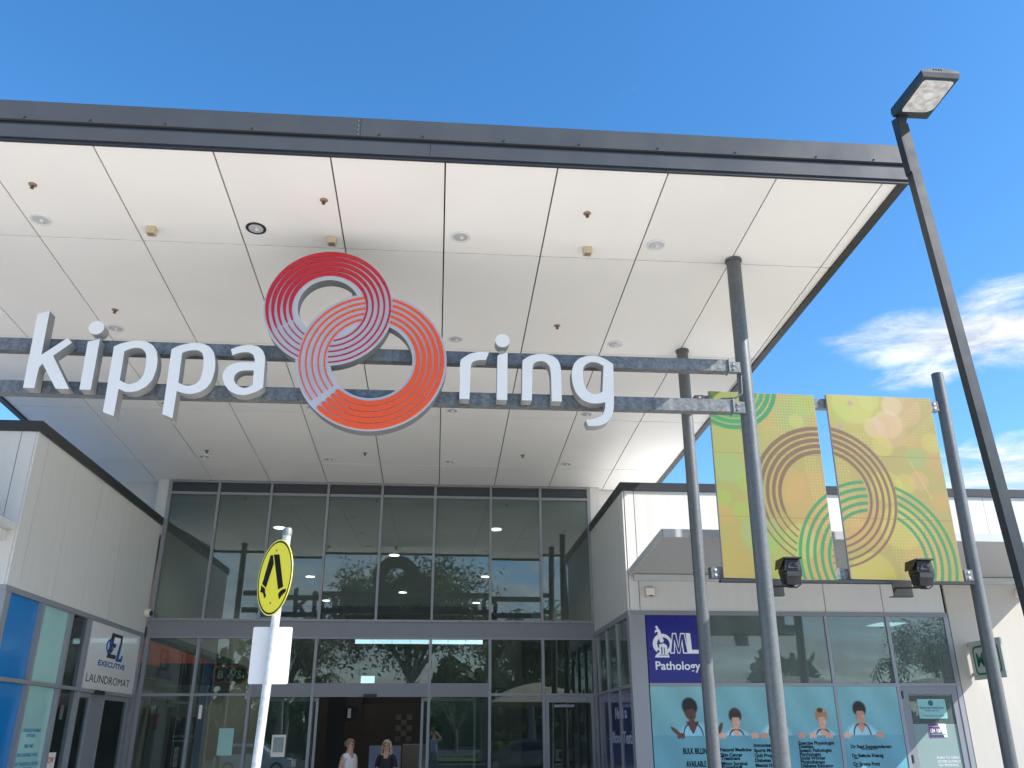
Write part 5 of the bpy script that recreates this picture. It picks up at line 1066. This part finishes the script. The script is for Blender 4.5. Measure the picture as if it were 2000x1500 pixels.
def tree(x, y, h, w, label, cat='tree', lm=0, n=2600, seed=1, droop=0.6, group='trees across the car park'):
    rg = random.Random(seed); t = thing('gum_tree' if lm == 0 else 'bushy_tree', label, cat, (x, y, -0.13), group)
    tk = MB(); fk = h*(0.40 if lm == 0 else 0.25); tips = []
    tk.tube([(x, y, -0.2), (x+0.1, y, fk*0.5), (x, y+0.1, fk)], [h*0.028, h*0.023, h*0.019], 10)
    for k in range(7):
        a = 2*math.pi*k/7+rg.uniform(-.3, .3); r1 = w*rg.uniform(0.15, 0.28); r2 = w*rg.uniform(0.3, 0.48); z1, z2 = h*rg.uniform(0.56, 0.68), h*rg.uniform(0.70, 0.97)
        A_ = (x, y, fk*rg.uniform(0.85, 1)); B_ = (x+r1*math.cos(a), y+r1*math.sin(a), z1); C_ = (x+r2*math.cos(a), y+r2*math.sin(a), z2)
        tk.tube([A_, B_, C_], [h*0.013, h*0.008, h*0.003], 7); tips += [B_, C_, ((B_[0]+C_[0])/2, (B_[1]+C_[1])/2, (z1+z2)/2)]
        for q in range(2):
            a2 = a+rg.uniform(-.9, .9); D_ = (B_[0]+w*0.18*math.cos(a2), B_[1]+w*0.18*math.sin(a2), B_[2]+h*rg.uniform(-0.08, 0.15)); tk.tube([B_, D_], [h*0.005, h*0.002], 5); tips.append(D_)
    tk.build('trunk', M_bark, t)
    cr = MB(); cl_ = []
    for p in tips:
        for q in range(3): cl_.append((p[0]+rg.gauss(0, w*.07), p[1]+rg.gauss(0, w*.07), p[2]+rg.gauss(0, h*.04), w*rg.uniform(0.05, 0.11)))
    for i in range(int(n*2.8)):
        cx, cy, cz, r_ = rg.choice(cl_); d = Vector((rg.gauss(0, 1), rg.gauss(0, 1), rg.gauss(0, 1.1)))*r_*0.62
        p = Vector((cx, cy, cz))+d-Vector((0, 0, abs(rg.gauss(0, 1))*r_*droop)); s = rg.uniform(0.05, 0.12)*(h/12)
        u = Vector((rg.gauss(0, 1), rg.gauss(0, 1), rg.gauss(-droop, 0.7))).normalized()*s*1.7; v_ = u.orthogonal().normalized()*s*0.6
        v_ = Matrix.Rotation(rg.uniform(0, 6.28), 3, u.normalized()) @ v_
        k = len(cr.v); cr.v += [tuple(p-u), tuple(p+v_), tuple(p+u), tuple(p-v_)]; cr.f.append((k, k+1, k+2, k+3))
    me = bpy.data.meshes.new('crown'); me.from_pydata([tuple(Vector(q)-wloc(t)) for q in cr.v], [], cr.f); link('crown', me, M_lf[lm], t)
tree(-1.9, -30, 14.6, 12.5, 'big spreading gum tree across the car park opposite the entrance', n=8500, seed=3)
tree(7.2, -35, 12.0, 8.0, 'rounder gum tree right of the big spreading gum', n=5000, seed=5)
tree(-12.5, -41, 12.6, 7.0, 'slim gum tree left of the big spreading gum', n=3600, seed=9)
tree(13.5, -37, 8.5, 8.0, 'low bushy tree behind the shade sails', lm=1, n=3000, seed=13, droop=0.1)
tree(38.5, -35, 10.5, 9.5, 'dense dark tree at the far right of the car park', lm=1, n=4200, seed=17, droop=0.1)
for i, (x, y, hh) in enumerate(((-24, -46, 7), (-18, -45, 5.8), (-8, -47, 6.2), (2, -48, 6.6), (21, -46, 6.0), (28, -44, 6.5), (47, -40, 8))):
    tree(x, y, hh, 6.5, ['bushy tree at the far left edge of the car park', 'low bushy tree second from the left edge of the car park', 'bushy tree behind the slim gum', 'bushy tree behind the big spreading gum', 'bushy tree behind the left shade sail', 'bushy tree behind the right shade sail', 'bushy tree beyond the dense dark tree'][i], lm=1, n=1500, seed=30+i, droop=0.1)
rgw = random.Random(99); wd = MB()
for i in range(9000):
    x = rgw.uniform(-95, 105); top_ = 6.5+2.2*math.sin(x*0.21)+1.4*math.sin(x*0.53+1)+0.8*math.sin(x*1.3)
    p = Vector((x, -66+rgw.uniform(-3, 3), rgw.uniform(0, 1)**0.8*top_ if rgw.random() < 0.8 else top_*rgw.uniform(0.8, 1.08))) if True else None
    u = Vector((rgw.gauss(0, 1), rgw.gauss(0, 0.6), rgw.gauss(0, 1))).normalized()*rgw.uniform(0.5, 0.95); v_ = Vector((-u.z, rgw.gauss(0, 0.3), u.x)).normalized()*rgw.uniform(0.3, 0.6)
    k = len(wd.v); wd.v += [tuple(p-u), tuple(p+v_), tuple(p+u), tuple(p-v_)]; wd.f.append((k, k+1, k+2, k+3))
for k in range(200):
    x0, x1 = -95+k, -94+k; hh = [max(1.5, 0.62*(6.5+2.2*math.sin(q*0.21)+1.4*math.sin(q*0.53+1)+0.8*math.sin(q*1.3))) for q in (x0, x1)]; y0, y1 = [-69+1.2*math.sin(q*0.9) for q in (x0, x1)]
    n_ = len(wd.v); wd.v += [(x0, y0, -0.1), (x1, y1, -0.1), (x1, y1-0.6, hh[1]), (x0, y0-0.6, hh[0])]; wd.f.append((n_, n_+1, n_+2, n_+3))
me = bpy.data.meshes.new('far_woods'); me.from_pydata(wd.v, [], wd.f)
tag(link('far_woods', me, M_lf[1]), 'long dark line of trees far across the car park', 'trees', kind='stuff')
def palm(x, y, h, label, seed):
    rg = random.Random(seed); t = thing('palm_tree', label, 'palm', (x, y, -0.13), 'palms across the car park')
    MB().tube([(x, y, -0.2), (x+0.1, y, h*0.5), (x, y, h)], [0.22, 0.17, 0.14], 9).build('trunk', M_bark, t)
    mb = MB()
    for k in range(15):
        a = 2*math.pi*k/15+rg.uniform(-.2, .2); L_ = rg.uniform(1.6, 2.3); e = rg.uniform(-0.2, 0.9); pts = []
        for j in range(8):
            s = j/7; pts.append(Vector((x+L_*s*math.cos(a), y+L_*s*math.sin(a), h+L_*(e*s-1.0*s*s))))
        for j in range(7):
            d = pts[j+1]-pts[j]; sd = d.cross(Vector((0, 0, 1))).normalized()
            for q in (-1, 1):
                o = sd*q*0.42*(1-abs(j/7-0.4)); k0 = len(mb.v); dn_ = Vector((0, 0, -0.2))
                mb.v += [tuple(pts[j]), tuple(pts[j]+d*0.7), tuple(pts[j]+d*0.9+o+dn_)]; mb.f.append((k0, k0+1, k0+2))
    mb.build('fronds', M_lf[2], t)
palm(-11.6, -60, 7.6, 'palm tree seen left of the big gum across the car park', 1); palm(-14.5, -58, 6.8, 'shorter palm tree beside the left palm', 4); palm(35.6, -40, 7.2, 'palm tree left of the dense dark tree', 7)
M_sail = mat('tan_shade_cloth', (0.52, 0.42, 0.30), 0.8, var=0.05)
def sail(x, y, label, w=6.5, d=6.0, z=3.35, rise=1.0):
    t = thing('shade_sail', label, 'shade sail', (x, y, 0), 'tan shade sails over the car park'); mb = MB(); n = 12; mb.sm = True
    for lay, o in ((0, 0.0), (1, 0.03)):
        for j in range(n+1):
            for i in range(n+1):
                u, v_ = i/n*2-1, j/n*2-1; mb.v.append((x+u*w/2, y+v_*d/2, z+o+rise*(1-max(abs(u), abs(v_))**1.6)))
    m = (n+1)**2
    for j in range(n):
        for i in range(n):
            a = j*(n+1)+i; mb.f += [(a, a+1, a+n+2, a+n+1), (m+a+n+1, m+a+n+2, m+a+1, m+a)]
    mb.build('canopy', M_sail, t)
    for sx in (-1, 1):
        for sy in (-1, 1): MB().cyl((x+sx*w*0.49, y+sy*d*0.49, -0.13), (x+sx*w*0.49, y+sy*d*0.49, z+0.02), 0.06, n=10).build('pole', M_post, t)
sail(6.0, -16, 'tan shade sail over the parking bays opposite the right side of the entrance'); sail(17.5, -14, 'tan shade sail opposite the pathology windows'); sail(24.5, -14, 'tan shade sail opposite the clinic door')
M_tyre = mat('tyre_rubber', (0.02, 0.02, 0.02), 0.8); M_rim = mat('alloy_wheel', (0.5, 0.5, 0.5), 0.3, 0.8); M_cg = mat('car_glass', (0.015, 0.018, 0.02), 0.06)
def car(x, y, label, paint, face=1, sc=1.0):
    t = thing('parked_car', label, 'car', (x, y, -0.13), 'cars parked opposite the entrance')
    def P(pts, hw, top=None):
        mb = MB(); mb.prism([(x+face*p[0]*sc, y-hw[i] if isinstance(hw, list) else y-hw, -0.13+p[1]*sc) for i, p in enumerate(pts)], [(x+face*p[0]*sc, y+hw[i] if isinstance(hw, list) else y+hw, -0.13+p[1]*sc) for i, p in enumerate(pts)]); return mb
    body = [(-2.2, 0.32), (-2.25, 0.62), (-2.2, 0.95), (-1.95, 1.02), (0.75, 1.05), (1.15, 1.0), (1.95, 0.86), (2.2, 0.70), (2.25, 0.42), (2.1, 0.28)]
    P(body, 0.90).build('body', paint, t)
    cab = [(-2.12, 1.02), (-1.85, 1.50), (-1.55, 1.60), (-0.4, 1.66), (0.35, 1.58), (1.12, 1.02)]
    P(cab, [0.84, 0.66, 0.62, 0.62, 0.64, 0.84]).build('roof', paint, t)
    for hw in (0.76,): 
        win = [(-1.90, 1.08), (-1.72, 1.42), (-0.4, 1.50), (0.25, 1.45), (0.85, 1.08)]; P(win, [0.835, 0.715, 0.70, 0.71, 0.83]).build('side_window', M_cg, t)
    for wx in (-1.38, 1.42):
        for s in (-1, 1):
            w_ = MB(); w_.cyl((x+face*wx, y+s*0.70, 0.21), (x+face*wx, y+s*0.93, 0.21), 0.34, n=22); wh = w_.build('wheel', M_tyre, t)
            r_ = MB(); r_.cyl((x+face*wx, y+s*0.931, 0.21), (x+face*wx, y+s*0.945, 0.21), 0.22, n=16); rm_ = bpy.data.objects; q = r_.build('rim', M_rim, wh)
    for s in (-1, 1):
        box('headlight', M_chrome, t, min(x+face*2.0, x+face*2.24), max(x+face*2.0, x+face*2.24), y+s*0.72-0.17, y+s*0.72+0.17, 0.55, 0.68)
        box('tail_light', M_rdt, t, min(x-face*2.24, x-face*2.1), max(x-face*2.24, x-face*2.1), y+s*0.74-0.14, y+s*0.74+0.14, 0.62, 0.80)
        box('mirror', paint, t, x+face*0.72-0.08, x+face*0.72+0.08, y+s*0.97-0.10, y+s*0.97+0.10, 0.92, 1.08)
car(-10.0, -18, 'white station wagon parked opposite the left entrance glass', mat('white_car_paint', (0.72, 0.72, 0.72), 0.2, coat=0.8))
car(4.6, -15, 'grey four wheel drive parked under the shade sail', mat('grey_car_paint', (0.14, 0.14, 0.14), 0.2, coat=0.8), -1)
car(-4.5, -20, 'dark blue hatchback parked beside the white wagon', mat('blue_car_paint', (0.02, 0.05, 0.16), 0.2, coat=0.8))
car(9.6, -16, 'black sedan parked beside the grey four wheel drive', mat('black_car_paint', (0.02, 0.02, 0.02), 0.2, coat=0.8), -1)
